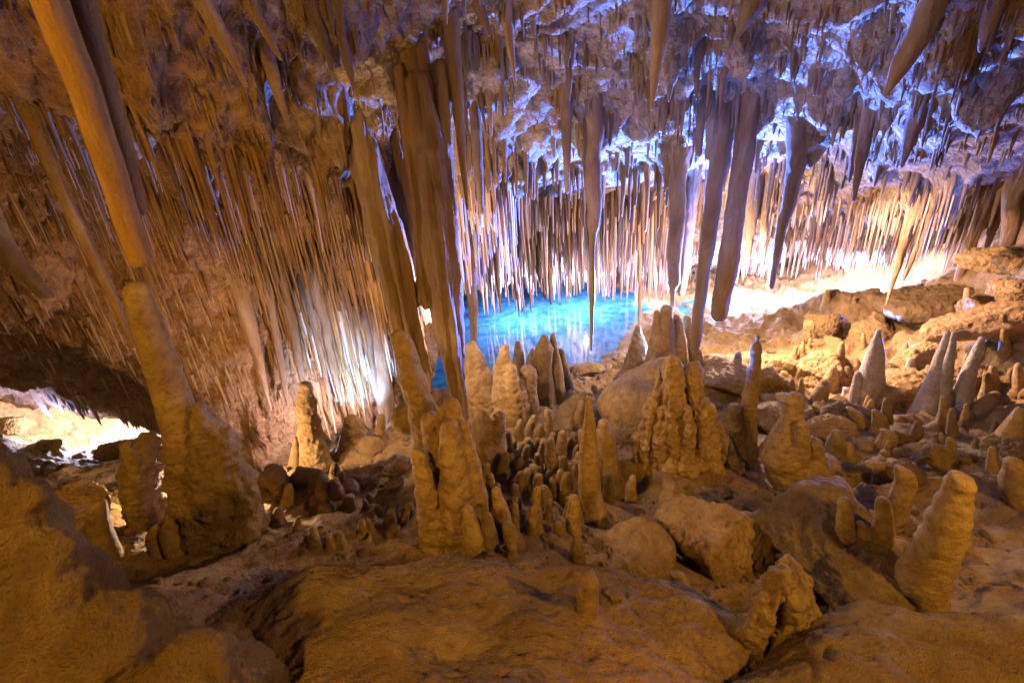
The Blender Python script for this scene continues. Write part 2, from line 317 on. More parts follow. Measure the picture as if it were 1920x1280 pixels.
def base_hit(px, py):
    d = ray(px, py); t = 1.5
    for _ in range(900):
        p = CAM+d*t
        if p[2] > CEIL(p[0], p[1]): break
        t += .02
    return p[:2]
FOLDS = [[(1000, 260), (1080, 190), (1180, 120), (1260, 60)], [(1240, 280), (1330, 215), (1430, 150), (1560, 90), (1640, 40)], [(1450, 240), (1560, 190), (1680, 110), (1780, 30)], [(1480, 330), (1620, 270), (1760, 190), (1900, 90)],
         [(1600, 390), (1760, 330), (1900, 265)], [(700, 150), (790, 110), (900, 70)], [(880, 250), (960, 190), (1030, 130)], [(1200, 170), (1290, 110), (1370, 40)], [(300, 60), (380, 150), (450, 220)], [(460, 30), (520, 120), (570, 210)], [(600, 20), (640, 90), (690, 150)]]
FOLDS = [[base_hit(*q) for q in f] for f in FOLDS]
RD = np.array([.80, -.60])                     # run of the ceiling folds over the plan
def ceil_z(x, y):
    z = CEIL(x, y); u = x*RD[0]+y*RD[1]; v = -x*RD[1]+y*RD[0]
    P = np.stack([x, y, np.zeros_like(x)], 1)
    wq = fbm(P*.8+3, 2)*.5
    A = np.stack([u*.32+wq, v*1.25+wq, np.zeros_like(x)], 1)
    right = ss(-2.5, 0, x)*(1-ss(8.5, 11, y))
    rg = fbm(A+5, 3, ridged=True)
    z = z-(.16*right+.06)*np.clip(rg-.9, 0, 2)
    z = z-.06*fbm(P*1.3+7, 3)
    B = np.stack([u*1.1, v*5.5, np.zeros_like(x)], 1)
    z = z-.055*fbm(B, 5, gain=.6, ridged=True)-.022*fbm(P*9, 4, gain=.6)
    lf = (1-ss(-1.6, -.2, x))*ss(3.6, 4.6, y); bd = fbm(np.stack([x*.30+y*.1, y*2.4+x*.45+wq*.5, np.zeros_like(x)], 1)+21, 3, ridged=True)
    z = z-lf*.20*np.clip(bd-.6, 0, 2)-lf*.16*ss(.8, .95, bd)
    for i, f in enumerate(FOLDS):
        wv = .06+.05*perlin(P*2.3+i)
        z = z+crack(x+.10*perlin(P*2.1+i*5), y+.10*perlin(P*2.1+i*9), f, .22+wv, .20+.8*np.clip(perlin(P*1.7+i*3), -.15, .3))
    lump = perlin(P*3.4+31); z = z-.05*np.clip(lump-.28, 0, 1)
    return z
def polar(zf, nr, r0, r1, na, name, mat, wob, seed):
    r = np.concatenate([[0.02], np.geomspace(r0, r1, nr)])
    a = np.concatenate([np.linspace(-58, 58, na), np.linspace(62, 298, 60)])*PI/180
    RR, AA = np.meshgrid(r, a, indexing='ij'); x = (RR*np.sin(AA)).ravel(); y = (RR*np.cos(AA)).ravel()
    z = zf(x, y)
    if wob:
        P = np.stack([x, y, z], 1); w = wob*np.minimum(1, np.hypot(x, y)/4)
        dx = w*fbm(P*2.2+seed, 4); dy = w*fbm(P*2.2+seed+50, 4); x = x+dx; y = y+dy
    V = np.stack([x, y, z], 1); n, m = len(r), len(a)
    i = np.arange(n-1)[:, None]*m; j = np.arange(m)[None, :]; j2 = (j+1) % m
    F = np.stack([i+j, i+m+j, i+m+j2, i+j2], -1).reshape(-1, 4)
    if zf is ceil_z: F = F[:, ::-1]
    me = mesh(name, V, F[:, ::-1]); return me, V, F
me, VF, FF = polar(floor_z, 620, .35, 19, 820, 'cave_floor', M_MUD, .10, 3)
link('cave_floor', me, M_MUD, kind='structure')
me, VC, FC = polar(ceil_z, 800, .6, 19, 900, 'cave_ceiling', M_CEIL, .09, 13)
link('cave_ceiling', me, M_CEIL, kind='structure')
BF = BVHTree.FromPolygons(VF.tolist(), FF.tolist()); BC = BVHTree.FromPolygons(VC.tolist(), FC.tolist())
print('surfaces', round(time.time()-T0, 1))
# end wall that closes the cave round the back of the two surfaces
a = np.linspace(0, 2*PI, 97)[:-1]; V = [(18.6*math.sin(t), 18.6*math.cos(t), z) for z in (-3, 9) for t in a]
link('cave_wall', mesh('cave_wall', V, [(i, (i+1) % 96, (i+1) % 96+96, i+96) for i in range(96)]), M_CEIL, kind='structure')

def hitf(px, py, bvh=None, off=0):
    h = (bvh or BF).ray_cast(Vector(CAM), Vector(ray(px, py))); return None if h[0] is None else np.array(h[0])
def floor_at(x, y):
    h = BF.ray_cast(Vector((x, y, 8)), Vector((0, 0, -1))); return h[0].z if h[0] else 0
def ceil_at(x, y):
    h = BC.ray_cast(Vector((x, y, -2)), Vector((0, 0, 1))); return h[0].z if h[0] else 5

# water
M_WATER = bpy.data.materials.new('pool_water'); M_WATER.use_nodes = True; nt = M_WATER.node_tree; b = nt.nodes['Principled BSDF']
b.inputs['Base Color'].default_value = (.02, .25, .62, 1); b.inputs['Roughness'].default_value = .06; b.inputs['IOR'].default_value = 1.55
tc = nt.nodes.new('ShaderNodeTexCoord'); n = nt.nodes.new('ShaderNodeTexNoise'); n.inputs['Scale'].default_value = 5; n.inputs['Detail'].default_value = 3
bp = nt.nodes.new('ShaderNodeBump'); bp.inputs['Strength'].default_value = .05; bp.inputs['Distance'].default_value = .05
n2 = nt.nodes.new('ShaderNodeTexNoise'); n2.inputs['Scale'].default_value = 3.5; n2.inputs['Detail'].default_value = 7; n2.inputs['Roughness'].default_value = .7
cr = nt.nodes.new('ShaderNodeValToRGB'); cr.color_ramp.elements[0].position = .35; cr.color_ramp.elements[1].position = .65
cr.color_ramp.elements[0].color = (.01, .09, .25, 1); cr.color_ramp.elements[1].color = (.07, .28, .46, 1)
nt.links.new(tc.outputs['Object'], n2.inputs['Vector']); nt.links.new(n2.outputs['Fac'], cr.inputs[0]); nt.links.new(cr.outputs[0], b.inputs['Base Color'])
nt.links.new(tc.outputs['Object'], n.inputs['Vector']); nt.links.new(n.outputs['Fac'], bp.inputs['Height']); nt.links.new(bp.outputs[0], b.inputs['Normal'])
def sheet(x0, x1, y0, y1, g=30):
    X, Y = np.meshgrid(np.linspace(x0, x1, g), np.linspace(y0, y1, g), indexing='ij'); V = np.stack([X.ravel(), Y.ravel(), np.zeros(g*g)], 1)
    i = (np.arange(g-1)[:, None]*g+np.arange(g-1)[None]).ravel(); return mesh('water', V, np.stack([i, i+g, i+g+1, i+1], 1))
link('water', sheet(-2.25, 6, 8.0, 17.5), M_WATER, kind='structure')
_p = at(505, 872, 5.6)
link('water', sheet(_p[0]-.9, _p[0]+.35, 5.0, 7.0), M_WATER, kind='structure')

for o in bpy.data.objects:                                # every lamp stands clear of the rock
    if o.type == 'LIGHT' and o.location.y > 1.5:
        f, c = floor_at(o.location.x, o.location.y), ceil_at(o.location.x, o.location.y)
        if c-f < .3: print('lamp in rock', o.name)
        o.location.z = max(min(o.location.z, c-.12), f+.14)

# ------------------------------------------------------------------ builders for formations
def depth(p): return proj(p)[2]
def pr(p, r): return .82*r*depth(p)/FPX            # a radius read off the photograph, in metres at that distance
def chain(Y, pts, kind='c'):
    out = []; q = []
    for t in pts:
        p = at(t[0], t[1], Y+(t[3] if len(t) > 3 else 0)); q.append((p, pr(p, t[2])))
    if len(q) == 1: return [('e', q[0][0], np.array([q[0][1]]*3))]
    for (a, ra), (b, rb) in zip(q[:-1], q[1:]): out.append((kind, a, b, ra, rb))
    return out
def ell(Y, px, py, rx, ry, rd=None, kind='e'):
    p = at(px, py, Y); return [(kind, p, np.array([pr(p, rx), rd if rd else pr(p, rx), pr(p, ry)]))]
def rough_up(V, F, amp, style, seed=0, mid=0.0):
    """weather a skin along its normals: ripples for stalagmites, flutes for stalactites, lumps for rock"""
    N = vnormals(V, F); P = V+seed*3.7
    if style == 'ripple':
        w = .02*fbm(P*6, 2)[:, None]*np.array([0, 0, 1]); d = .35*fbm((P+w)*np.array([5, 5, 20]), 3)+1.1*fbm(P*6, 4)+.55*fbm(P*17, 3)
    elif style == 'flute':
        d = .6*fbm(P*np.array([16, 16, 2.2]), 3)+.4*fbm(P*7, 3)
    elif style == 'curtain':
        d = 1.3*fbm(P*np.array([9, 9, .6]), 2, ridged=True)-1.3+.35*fbm(P*6, 3)
    elif style == 'drape':
        d = 1.1*fbm(P*np.array([8, 8, 1.6]), 3, ridged=True)-1.1+.6*fbm(P*8, 4)+.4*fbm(P*20, 2)
    elif style == 'pits':
        q = P*np.array([9, 22, 12]); d = 1.0*fbm(P*2.6, 4)+.3*fbm(P*9, 3)-.7*np.clip(fbm(q+fbm(P*5, 2)[:, None], 3)-.1, 0, 1)-.5*np.clip(fbm(P*26, 2)-.1, 0, 1)
    else: d = 1.0*fbm(P*2.6, 5)+.35*fbm(P*11, 4, ridged=True)
    return V+N*(amp*d)[:, None]
def skin(name, prims, h, k=.04, amp=.015, style='ripple', mat=None, seed=0, origin=None, **tags):
    V, F = blend(prims, h, k); V = rough_up(V, F, amp, style, seed)
    o = np.array(origin) if origin is not None else np.array([V[:, 0].mean(), V[:, 1].mean(), V[:, 2].min()])
    return link(name, mesh(name, V-o, F), mat or M_STAG, loc=o, **tags)
def lathe(pts, rad, segs=16, nr=14, amp=.1, seed=0, ripple=0., blunt=.6, up=True):
    """tapered limb through pts (world) with radii; amp is relative to the radius; the last point is the free end"""
    pts = np.array(pts); rad = np.array(rad, float); s = np.linspace(0, 1, len(pts)); t = np.linspace(0, 1, nr)
    C = np.stack([np.interp(t, s, pts[:, q]) for q in range(3)], 1); r = np.interp(t, s, rad)
    if len(pts) > 2:                                          # soften the bends
        for _ in range(2): C[1:-1] = (C[:-2]+2*C[1:-1]+C[2:])/4; r[1:-1] = (r[:-2]+2*r[1:-1]+r[2:])/4
    tip = C[-1]; dr = (C[-1]-C[-2]); dr /= np.linalg.norm(dr); re = r[-1]
    caps = [(math.sin(a), math.cos(a)) for a in (.45, .85, 1.2)]
    C = np.vstack([C]+[tip+dr*re*blunt*q[0]*1.3 for q in caps]); r = np.append(r, [re*q[1] for q in caps])
    n = len(C); a = np.arange(segs)*2*PI/segs
    X = C[:, None, :]+np.stack([np.cos(a)[None]*r[:, None], np.sin(a)[None]*r[:, None], np.zeros((n, segs))], -1)
    P = X.reshape(-1, 3); rr = np.repeat(r, segs); sc = 1/max(np.mean(rad), .004)
    L = fbm(P*np.array([.55, .55, .3])*sc*.9+seed*7.1, 5, gain=.55)
    d = amp*L
    if ripple: d = d+ripple*perlin(P*np.array([.4, .4, 2.2])*sc+seed*3.3)
    ctr = np.repeat(C, segs, 0); V = ctr+(P-ctr)*(1+d)[:, None]
    wob = fbm(ctr*sc*.12+seed, 2)[:, None]*rr[:, None]*.3; V[:, :2] += wob*np.array([[1, -.6]])
    V = np.vstack([V, tip+dr*re*blunt*1.35])
    i = np.arange(n-1)[:, None]*segs; j = np.arange(segs)[None]; j2 = (j+1) % segs
    Q = np.stack([i+j, i+j2, i+segs+j2, i+segs+j], -1).reshape(-1, 4)
    if (C[-1]-C[0])[2] < 0: Q = Q[:, ::-1]
    e = (n-1)*segs; T = np.stack([e+np.arange(segs), e+(np.arange(segs)+1) % segs, np.full(segs, n*segs), np.full(segs, n*segs)], 1)
    return V, Q, T
def lathe_mesh(name, org, *a, **k):
    V, Q, T = lathe(*a, **k); up = T[:, :3] if V[-1][2] > V[0][2] else T[:, [1, 0, 2]]
    m = bpy.data.meshes.new(name); m.from_pydata((V-org).tolist(), [], Q.tolist()+up.tolist())
    m.polygons.foreach_set('use_smooth', [True]*len(m.polygons)); m.update(); return m
def zat(x, y, py):
    """height on the upright through (x, y) that is seen at row py"""
    k = (640-py)/FPX; a = R.T @ (np.array([x, y, 0])-CAM); b = R.T @ np.array([0, 0, 1.]); return -(a[1]+k*a[2])/(b[1]+k*b[2])
def tite(pts, Y, amp=.10, segs=18, label=None, group=None, mat=None, blunt=.8, name='stalactite', seed=None, sink=.25, ripple=0):
    """hanging formation: pts (px, py, width px[, dY]) from its root down to its tip"""
    W3 = []; rr = []
    if Y >= 3.25:
        h = hitf(pts[0][0], pts[0][1], BC)
        if h is not None: Y = min(h[1], Y*1.25)
    for t in pts:
        p = at(t[0], t[1], Y+(t[3] if len(t) > 3 else 0)); W3.append(p); rr.append(pr(p, t[2])/2)
    q = W3[0]; rq = 2*rr[0]; sink = max(ceil_at(q[0]+a*rq, q[1]+b*rq) for a, b in ((0, 0), (1, 0), (-1, 0), (0, 1), (0, -1)))-q[2]+.1
    sink = min(max(sink, .15), 1.6)
    root = W3[0]; W3 = [root+np.array([0, 0, sink])]+W3; rr = [rr[0]*1.5]+rr
    sd = seed if seed is not None else pts[0][0]*.37+pts[0][1]
    L = np.linalg.norm(W3[-1]-W3[0]); nr = int(min(60, max(14, L/.03)))
    me = lathe_mesh(name, root, W3, rr, segs, nr, amp, sd, ripple, blunt)
    return link(name, me, mat or M_TITE, loc=root, label=label, cat='stalactite', group=group)
def mite(pts, Y=None, amp=.10, segs=20, label=None, group=None, mat=None, blunt=.9, name='stalagmite', ripple=.03, seed=None, sink=.12):
    """standing formation: pts (px, py, width px) from its foot up to its top"""
    if Y is None:
        h = hitf(pts[0][0], pts[0][1]); Y = h[1] if h is not None else 4
    W3 = []; rr = []
    for t in pts:
        p = at(t[0], t[1], Y+(t[3] if len(t) > 3 else 0)); W3.append(p); rr.append(pr(p, t[2])/2)
    W3[-1] = W3[-1]-np.array([0, 0, rr[-1]*.9])
    foot = W3[0].copy(); gap = foot[2]-floor_at(foot[0], foot[1])+.06
    if gap < .9: sink = max(sink, gap)
    W3 = [foot-np.array([0, 0, sink])]+W3; rr = [rr[0]*1.15]+rr
    sd = seed if seed is not None else pts[0][0]*.37+pts[0][1]
    L = np.linalg.norm(W3[-1]-W3[0]); nr = int(min(60, max(12, L/.02)))
    me = lathe_mesh(name, foot, W3, rr, segs, nr, amp, sd, ripple, blunt)
    return link(name, me, mat or M_STAG, loc=foot, label=label, cat='stalagmite', group=group)
import bmesh
_bm = bmesh.new(); bmesh.ops.create_icosphere(_bm, subdivisions=6, radius=1); _bm.verts.ensure_lookup_table()
ICO = np.array([v.co[:] for v in _bm.verts]); ICOF = np.array([[v.index for v in f.verts] for f in _bm.faces]); _bm.free()
_bm = bmesh.new(); bmesh.ops.create_icosphere(_bm, subdivisions=4, radius=1); _bm.verts.ensure_lookup_table()
ICO4 = np.array([v.co[:] for v in _bm.verts]); ICOF4 = np.array([[v.index for v in f.verts] for f in _bm.faces]); _bm.free()
def rock(px, py, Y, rx, ry, rd, seed, rot=0, tilt=0, cuts=9, sharp=.035, amp=.06, label=None, group=None, mat=None, name='boulder', cat='boulder', small=False):
    """broken boulder: a ball cut by random planes, then weathered; rx, ry in photograph pixels, rd is its half depth in metres"""
    if Y is None:
        h = hitf(px, py+ry*.6); Y = h[1] if h is not None else 7
    r = np.random.RandomState(seed); c = at(px, py, Y); a = np.array([pr(c, rx), rd, pr(c, ry)])
    D = ICO4 if small else ICO; n = r.normal(size=(cuts, 3)); n /= np.linalg.norm(n, axis=1)[:, None]; d = r.uniform(.45, .88, cuts)
    q = np.full(len(D), 1.0)
    for i in range(cuts):
        s = D@n[i]; lim = np.where(s > .05, d[i]/np.maximum(s, .05), 9); h = np.clip(.5+.5*(lim-q)/sharp, 0, 1); q = lim+(q-lim)*h-sharp*h*(1-h)
    P = D*q[:, None]*a
    cr, sr = math.cos(math.radians(rot)), math.sin(math.radians(rot)); ct, st = math.cos(math.radians(tilt)), math.sin(math.radians(tilt))
    P = P@np.array([[ct, 0, -st], [0, 1, 0], [st, 0, ct]])@np.array([[cr, sr, 0], [-sr, cr, 0], [0, 0, 1]])
    F = ICOF4 if small else ICOF; m = a.mean()
    N = vnormals(P, F); s = 1/m
    P = P+N*(m*(amp*1.6*fbm(P*s*1.3+seed, 4)+amp*.9*fbm(P*s*5+seed, 4, ridged=True)))[:, None]
    return link(name, mesh(name, P, F), mat or M_ROCK, loc=c, label=label, cat=cat, group=group)

# ------------------------------------------------------------------ foreground
def surf_patch(name, pts, zf, **k): pass
def hull(pts, off, r, k='c'):
    """rounded back of rock whose skin passes through the points seen at pts (px, py, Y)"""
    q = [at(*p)+np.array(off) for p in pts]; return [(k, a, b, r, r) for a, b in zip(q[:-1], q[1:])]
skin('flowstone_mound', chain(1.3, [(-60, 1150, 190), (-20, 970, 80), (-14, 890, 44), (-10, 838, 24)])+chain(1.28, [(0, 1120, 150), (52, 1000, 60), (66, 930, 30)])+chain(1.2, [(60, 1250, 200), (130, 1120, 90), (110, 1040, 60)])+chain(1.12, [(130, 1300, 190), (220, 1200, 100)])+chain(1.05, [(200, 1360, 190), (400, 1330, 130), (520, 1420, 140)])
     + chain(1.12, [(300, 1260, 110), (410, 1225, 48)])+chain(1.1, [(-100, 1350, 260), (150, 1400, 240)]), .012, .07, .030, 'pits', M_DOME, 5,
     label='smooth brown flowstone mound rising to a blunt horn at the left edge', cat='flowstone')
DOME = skin('flowstone_dome', hull([(380, 1150, 1.62), (600, 1078, 1.72), (850, 1056, 1.76), (1100, 1080, 1.7), (1240, 1110, 1.62), (1310, 1125, 1.6)], (0, -.14, -.26), .29)
     + hull([(380, 1250, 1.25), (700, 1170, 1.35), (1000, 1170, 1.35), (1210, 1200, 1.3)], (0, -.12, -.40), .40)+hull([(500, 1400, .85), (900, 1330, .95), (1180, 1330, 1.0)], (0, -.12, -.42), .42)+hull([(1290, 1170, 1.45), (1250, 1290, 1.15)], (-.1, 0, -.25), .2),
     .012, .14, .034, 'pits', M_DOME, 8, label='broad pitted flowstone dome in front with a single stub on top', cat='flowstone')
skin('flowstone_bank', hull([(1440, 1300, 1.05), (1560, 1215, 1.22), (1640, 1165, 1.36), (1760, 1180, 1.32), (1960, 1150, 1.36)], (.02, -.16, -.30), .33)+hull([(1500, 1420, .85), (1750, 1330, 1.0), (1980, 1330, 1.0)], (0, -.1, -.4), .40)
     + hull([(1660, 1165, 1.4), (1680, 1240, 1.2)], (0, 0, -.12), .13), .012, .10, .030, 'pits', M_DOME, 11, label='low smooth flowstone bank below the ribbed leaning stalagmite', cat='flowstone')
def on(o, px, py):
    b = BVHTree.FromPolygons([v.co[:] for v in o.data.vertices], [p.vertices[:] for p in o.data.polygons]); h = b.ray_cast(Vector(CAM)-Vector(o.location), Vector(ray(px, py)))
    return (h[0]+Vector(o.location)).y if h[0] else 1.6
mite([(1103, 1143, 54), (1104, 1110, 46), (1105, 1078, 40)], on(DOME, 1103, 1140), label='short round stub standing alone on the pitted flowstone dome', sink=.1)
rock(1150, 1115, on(DOME, 1150, 1118), 26, 16, .03, 5, label='small flake of stone lying beside the stub on the dome', small=True)
mite([(1728, 1150, 108), (1742, 1060, 88), (1766, 975, 80), (1788, 915, 58), (1797, 880, 60)], 1.75, amp=.13, segs=44, ripple=.17, label='fat ribbed stalagmite with a cap like top leaning right', blunt=.5, seed=2)
skin('stalagmite', chain(1.5, [(1420, 1270, 80), (1445, 1180, 66), (1478, 1100, 44), (1476, 1062, 24)])+chain(1.42, [(1385, 1240, 46), (1430, 1150, 34), (1465, 1080, 20)])+chain(1.5, [(1505, 1230, 36), (1500, 1110, 26)]), .007, .012, .030, 'drape', M_STAG, 3,
     label='squat hooded flowstone stump rising from the dark crevice', cat='stalagmite')
SLAB = rock(1560, 1020, 2.2, 165, 105, .50, 21, 15, -8, cuts=13, amp=.05, label='large flat topped boulder slab carrying three small stubs')
rock(1340, 1010, 2.5, 140, 75, .36, 34, -10, 10, cuts=8, label='wedge shaped boulder below the fluted flowstone castle')
rock(1180, 1030, 2.45, 100, 60, .3, 37, 20, 0, cuts=4, amp=.04, label='rounded dust covered boulder between the dome and the thin pillar')
for (x, y, x2, y2, w, lb) in [(1588, 1000, 1588, 935, 34, 'left stub of the three on the large flat boulder slab'), (1655, 1010, 1660, 935, 38, 'tallest stub of the three on the large flat boulder slab'), (1622, 1000, 1620, 978, 28, 'lowest button stub between two taller ones on the slab')]:
    mite([(x, y, w*1.25), ((x+x2)/2, (y+y2)/2, w), (x2, y2, w*.8)], on(SLAB, x, y), label=lb, sink=.15)
mite([(1655, 1160, 110), (1625, 1120, 80), (1590, 1090 if False else 1140, 60)], 1.8, label='low rounded hump of stone in the crevice beside the slab')
mite([(1925, 1000, 100), (1915, 930, 80), (1910, 860, 44)], 2.6, amp=.2, label='draped stalagmite cut off by the right edge of the cave view')
mite([(1880, 860, 70), (1905, 800, 44), (1915, 765, 20)], 3.2, label='small pointed stalagmite on the slope by the right edge')
# left foreground
mite([(196, 1052, 72), (188, 1000, 50), (176, 942, 40)], 2.25, amp=.08, label='thumb shaped stalagmite left of the broken pillar cluster')
mite([(145, 1055, 80), (140, 1010, 66), (135, 978, 50)], 2.35, label='low dark stump behind the thumb shaped stalagmite')
CL = 2.6
skin('flowstone_pillar', chain(CL, [(420, 1060, 60), (400, 980, 70), (405, 880, 52), (390, 800, 30), (378, 762, 16)])+chain(CL, [(460, 990, 44), (440, 900, 38), (415, 820, 26)])+chain(CL, [(350, 1000, 34), (352, 900, 40), (340, 840, 34)])
     + chain(CL+.2, [(282, 980, 44), (268, 900, 42), (266, 850, 38), (276, 830, 26)])+chain(CL+.12, [(250, 870, 24), (238, 832, 12)])+chain(CL+.1, [(300, 1010, 40), (410, 1060, 60)])+chain(CL-.1, [(460, 1000, 32), (410, 1040, 30)]),
     .011, .03, .028, 'ripple', M_STAG, 4, label='massive rippled flowstone block with a cleft that carries the broken pillar', cat='flowstone')
skin('stalagmite', chain(CL+.02, [(352, 860, 40), (334, 780, 37), (304, 690, 35), (277, 610, 32), (258, 548, 27)])+ell(CL+.02, 254, 546, 22, 10), .009, .02, .006, 'lump', M_STAG, 6,
     label='tall tilted pillar with a flat broken top below the two hanging tubes', cat='stalagmite')
tite([(85, -10, 72), (150, 150, 64), (212, 330, 56), (266, 494, 48)], 1.75, mat=M_BROWN, amp=.05, segs=28, blunt=.25, label='thick pale brown tube stalactite cut flat, hanging at upper left')
tite([(142, -10, 62), (190, 150, 52), (235, 300, 44), (258, 402, 36)], 1.85, mat=M_BROWN, amp=.05, segs=28, blunt=.25, label='reddish tube stalactite hanging close behind the pale tube')
tite([(60, 225, 34), (130, 390, 26), (200, 530, 22), (252, 650, 14)], 3.1, amp=.10, label='long dark slanting stalactite ending behind the broken pillar')
tite([(-15, 440, 60), (30, 500, 44), (88, 556, 26)], 3.2, amp=.15, label='stubby brown stalactite pointing in from the left edge')
# the giant hanging cluster
G = 4.1
skin('stalactite_cluster', chain(G, [(640, 150, 24), (690, 300, 32), (722, 430, 42), (762, 600, 36), (788, 690, 26), (800, 722, 17)])+chain(G+.24, [(712, 170, 30), (742, 330, 30), (765, 460, 32), (790, 600, 20)])
     + chain(G-.02, [(785, 160, 30), (805, 290, 40), (822, 400, 42), (830, 520, 42), (845, 640, 32), (860, 740, 21), (863, 782, 17)])+chain(G-.02, [(748, 130, 14), (765, 260, 15), (790, 420, 18), (800, 560, 22)])
     + chain(G+.02, [(826, 130, 20), (835, 260, 16), (838, 400, 18)])+chain(G+.02, [(600, 90, 14), (640, 220, 15), (690, 380, 14)])+chain(G, [(665, 120, 10), (650, 200, 14), (672, 240, 20)])
     + chain(G+.1, [(625, 60, 18), (655, 170, 26)])+chain(G+.2, [(720, 90, 40), (718, 200, 44)])+chain(G+.1, [(775, 60, 30), (788, 180, 30)])+chain(G-.06, [(800, 330, 16), (822, 420, 20), (832, 500, 20)]),
     .0135, .010, .030, 'curtain', M_TITE, 9, origin=at(740, 120, G), label='giant fused curtain of stalactites hanging to two blunt tips', cat='stalactite')
# cluster of pillars below it
H = 2.45
skin('stalagmite_cluster', chain(H, [(862, 1060, 56), (858, 960, 44), (850, 860, 32), (843, 800, 20)])+chain(H+.05, [(885, 1050, 40), (890, 930, 30), (878, 840, 18), (868, 800, 12)])+chain(H-.02, [(812, 1050, 30), (808, 960, 30), (795, 890, 22), (780, 850, 11)])
     + chain(H+.12, [(836, 960, 26), (822, 860, 26), (805, 790, 24)])+chain(H+.1, [(858, 870, 26), (852, 800, 24), (848, 765, 20)])+chain(H+.1, [(830, 840, 16), (826, 770, 11)]),
     .009, .014, .014, 'ripple', M_STAG, 12, label='bundle of olive brown pillars standing below the giant stalactite curtain', cat='stalagmite')
skin('stalagmite', chain(2.75, [(830, 900, 44), (800, 800, 34), (775, 710, 28), (757, 650, 24), (750, 636, 20)])+ell(2.85, 765, 785, 36, 34), .009, .02, .012, 'ripple', M_STAG, 14,
     label='orange edged club shaped stalagmite left of the giant curtain tips', cat='stalagmite')
mite([(888, 1055, 66), (884, 1000, 52), (876, 950, 26)], 2.3, segs=24, label='bumpy cone stalagmite at the foot of the pillar bundle')
mite([(925, 1058, 50), (922, 1010, 40), (912, 962, 26)], 2.3, segs=24, label='slim cone stalagmite second from the pillar bundle')
mite([(948, 1020, 46), (942, 965, 38), (930, 915, 22)], 2.5, label='taller slim stalagmite behind the two cones at the pillar bundle')
mite([(975, 1050, 52), (965, 1010, 44), (955, 982, 28)], 2.35, label='short bumpy stalagmite right of the slim cones')
mite([(967, 1062, 34), (960, 1040, 32), (960, 1022, 24)], 2.2, label='tiny rounded stub touching the edge of the dome')
# mid field
skin('stalagmite', chain(3.75, [(918, 900, 44), (912, 840, 36), (908, 800, 26), (905, 775, 12)])+chain(3.75, [(925, 850, 30), (930, 800, 22), (934, 778, 13)]), .009, .02, .012, 'ripple', M_STAG, 15, label='stout stalagmite with two rounded horns on top', cat='stalagmite')
skin('stalagmite', chain(5.6, [(898, 800, 56), (893, 730, 46), (886, 680, 30), (884, 652, 16)])+chain(5.5, [(890, 790, 40), (912, 740, 20), (915, 700, 13)]), .015, .03, .015, 'ripple', M_STAG, 16, label='broad shouldered stalagmite meeting the dark pipe stalactite', cat='stalagmite')
skin('stalagmite', chain(5.2, [(962, 820, 40), (950, 740, 34), (944, 690, 22), (946, 655, 11)])+chain(5.1, [(962, 810, 30), (962, 740, 20), (958, 692, 13)])+chain(5.2, [(975, 760, 24), (970, 720, 20)]), .013, .02, .014, 'ripple', M_STAG, 17, label='knobbly clustered stalagmite with stepped tops before the pool', cat='stalagmite')
skin('stalagmite', chain(5.3, [(995, 800, 24), (988, 740, 24), (990, 700, 20)]), .012, .02, .012, 'ripple', M_STAG, 18, label='round headed stalagmite between the stepped cluster and the tall pair', cat='stalagmite')
mite([(1022, 770, 62), (1016, 700, 46), (1020, 655, 44), (1020, 630, 22)], 5.9, label='tall dark headed stalagmite of the pair before the pool', amp=.2)
mite([(1045, 755, 52), (1042, 690, 34), (1037, 625, 12)], 6.0, label='narrow pointed stalagmite of the pair before the pool', amp=.15)
mite([(1062, 730, 40), (1056, 690, 26), (1052, 655, 18)], 6.4, label='short flat topped stalagmite right of the pointed one')
mite([(970, 700, 34), (971, 670, 26), (970, 640, 14)], 6.6, label='small peaked stalagmite silhouetted on the blue pool')
mite([(995, 690, 30), (997, 670, 24), (998, 655, 16)], 6.6, label='smallest peak silhouetted on the blue pool')
mite([(1065, 800, 84), (1070, 765, 70), (1078, 738, 52)], 5.0, amp=.06, label='stubby flat topped stump on the pale dust floor')
mite([(1086, 810, 26), (1088, 780, 22), (1090, 752, 15)], 4.7, label='little finger stalagmite behind the thin pillar')
mite([(1110, 985, 78), (1106, 930, 54), (1104, 860, 46), (1106, 800, 30), (1104, 742, 12)], 3.05, amp=.10, segs=28, ripple=.05, label='thin tall pillar stalagmite with a needle top')
mite([(1137, 850, 54), (1134, 815, 46), (1132, 788, 30)], 3.9, label='oval headed stub right of the thin tall pillar')
skin('flowstone_bulge', ell(4.7, 1185, 760, 78, 60, .35)+chain(4.5, [(1140, 820, 30), (1190, 800, 50), (1220, 760, 40)])+chain(4.6, [(1190, 800, 20), (1186, 770, 14)])+chain(5.0, [(1200, 730, 50), (1250, 700, 40)]), .014, .06, .022, 'lump', M_STAG, 19, label='overhanging bulge of flowstone above a dark hollow', cat='flowstone')
skin('stalagmite', chain(6.6, [(1190, 730, 46), (1195, 680, 30), (1196, 650, 18), (1196, 615, 8)]), .012, .02, .016, 'ripple', M_STAG, 20, label='white rimmed stalagmite with banded needle at the pool edge', cat='stalagmite')
skin('stalagmite_cluster', chain(6.2, [(1228, 720, 34), (1233, 640, 18), (1231, 585, 6)])+chain(6.2, [(1250, 720, 34), (1250, 640, 20), (1250, 582, 14)])+chain(6.25, [(1272, 720, 30), (1270, 640, 20), (1268, 600, 13)])+chain(6.4, [(1296, 720, 24), (1290, 650, 15), (1289, 598, 9)]),
     .012, .014, .012, 'flute', M_STAG, 22, label='castle of four upright spires on the far edge of the bulge', cat='stalagmite')
mite([(1312, 712, 40), (1309, 680, 24), (1308, 652, 18)], 6.1, label='orange finger stalagmite right of the four spires')
K = 3.75
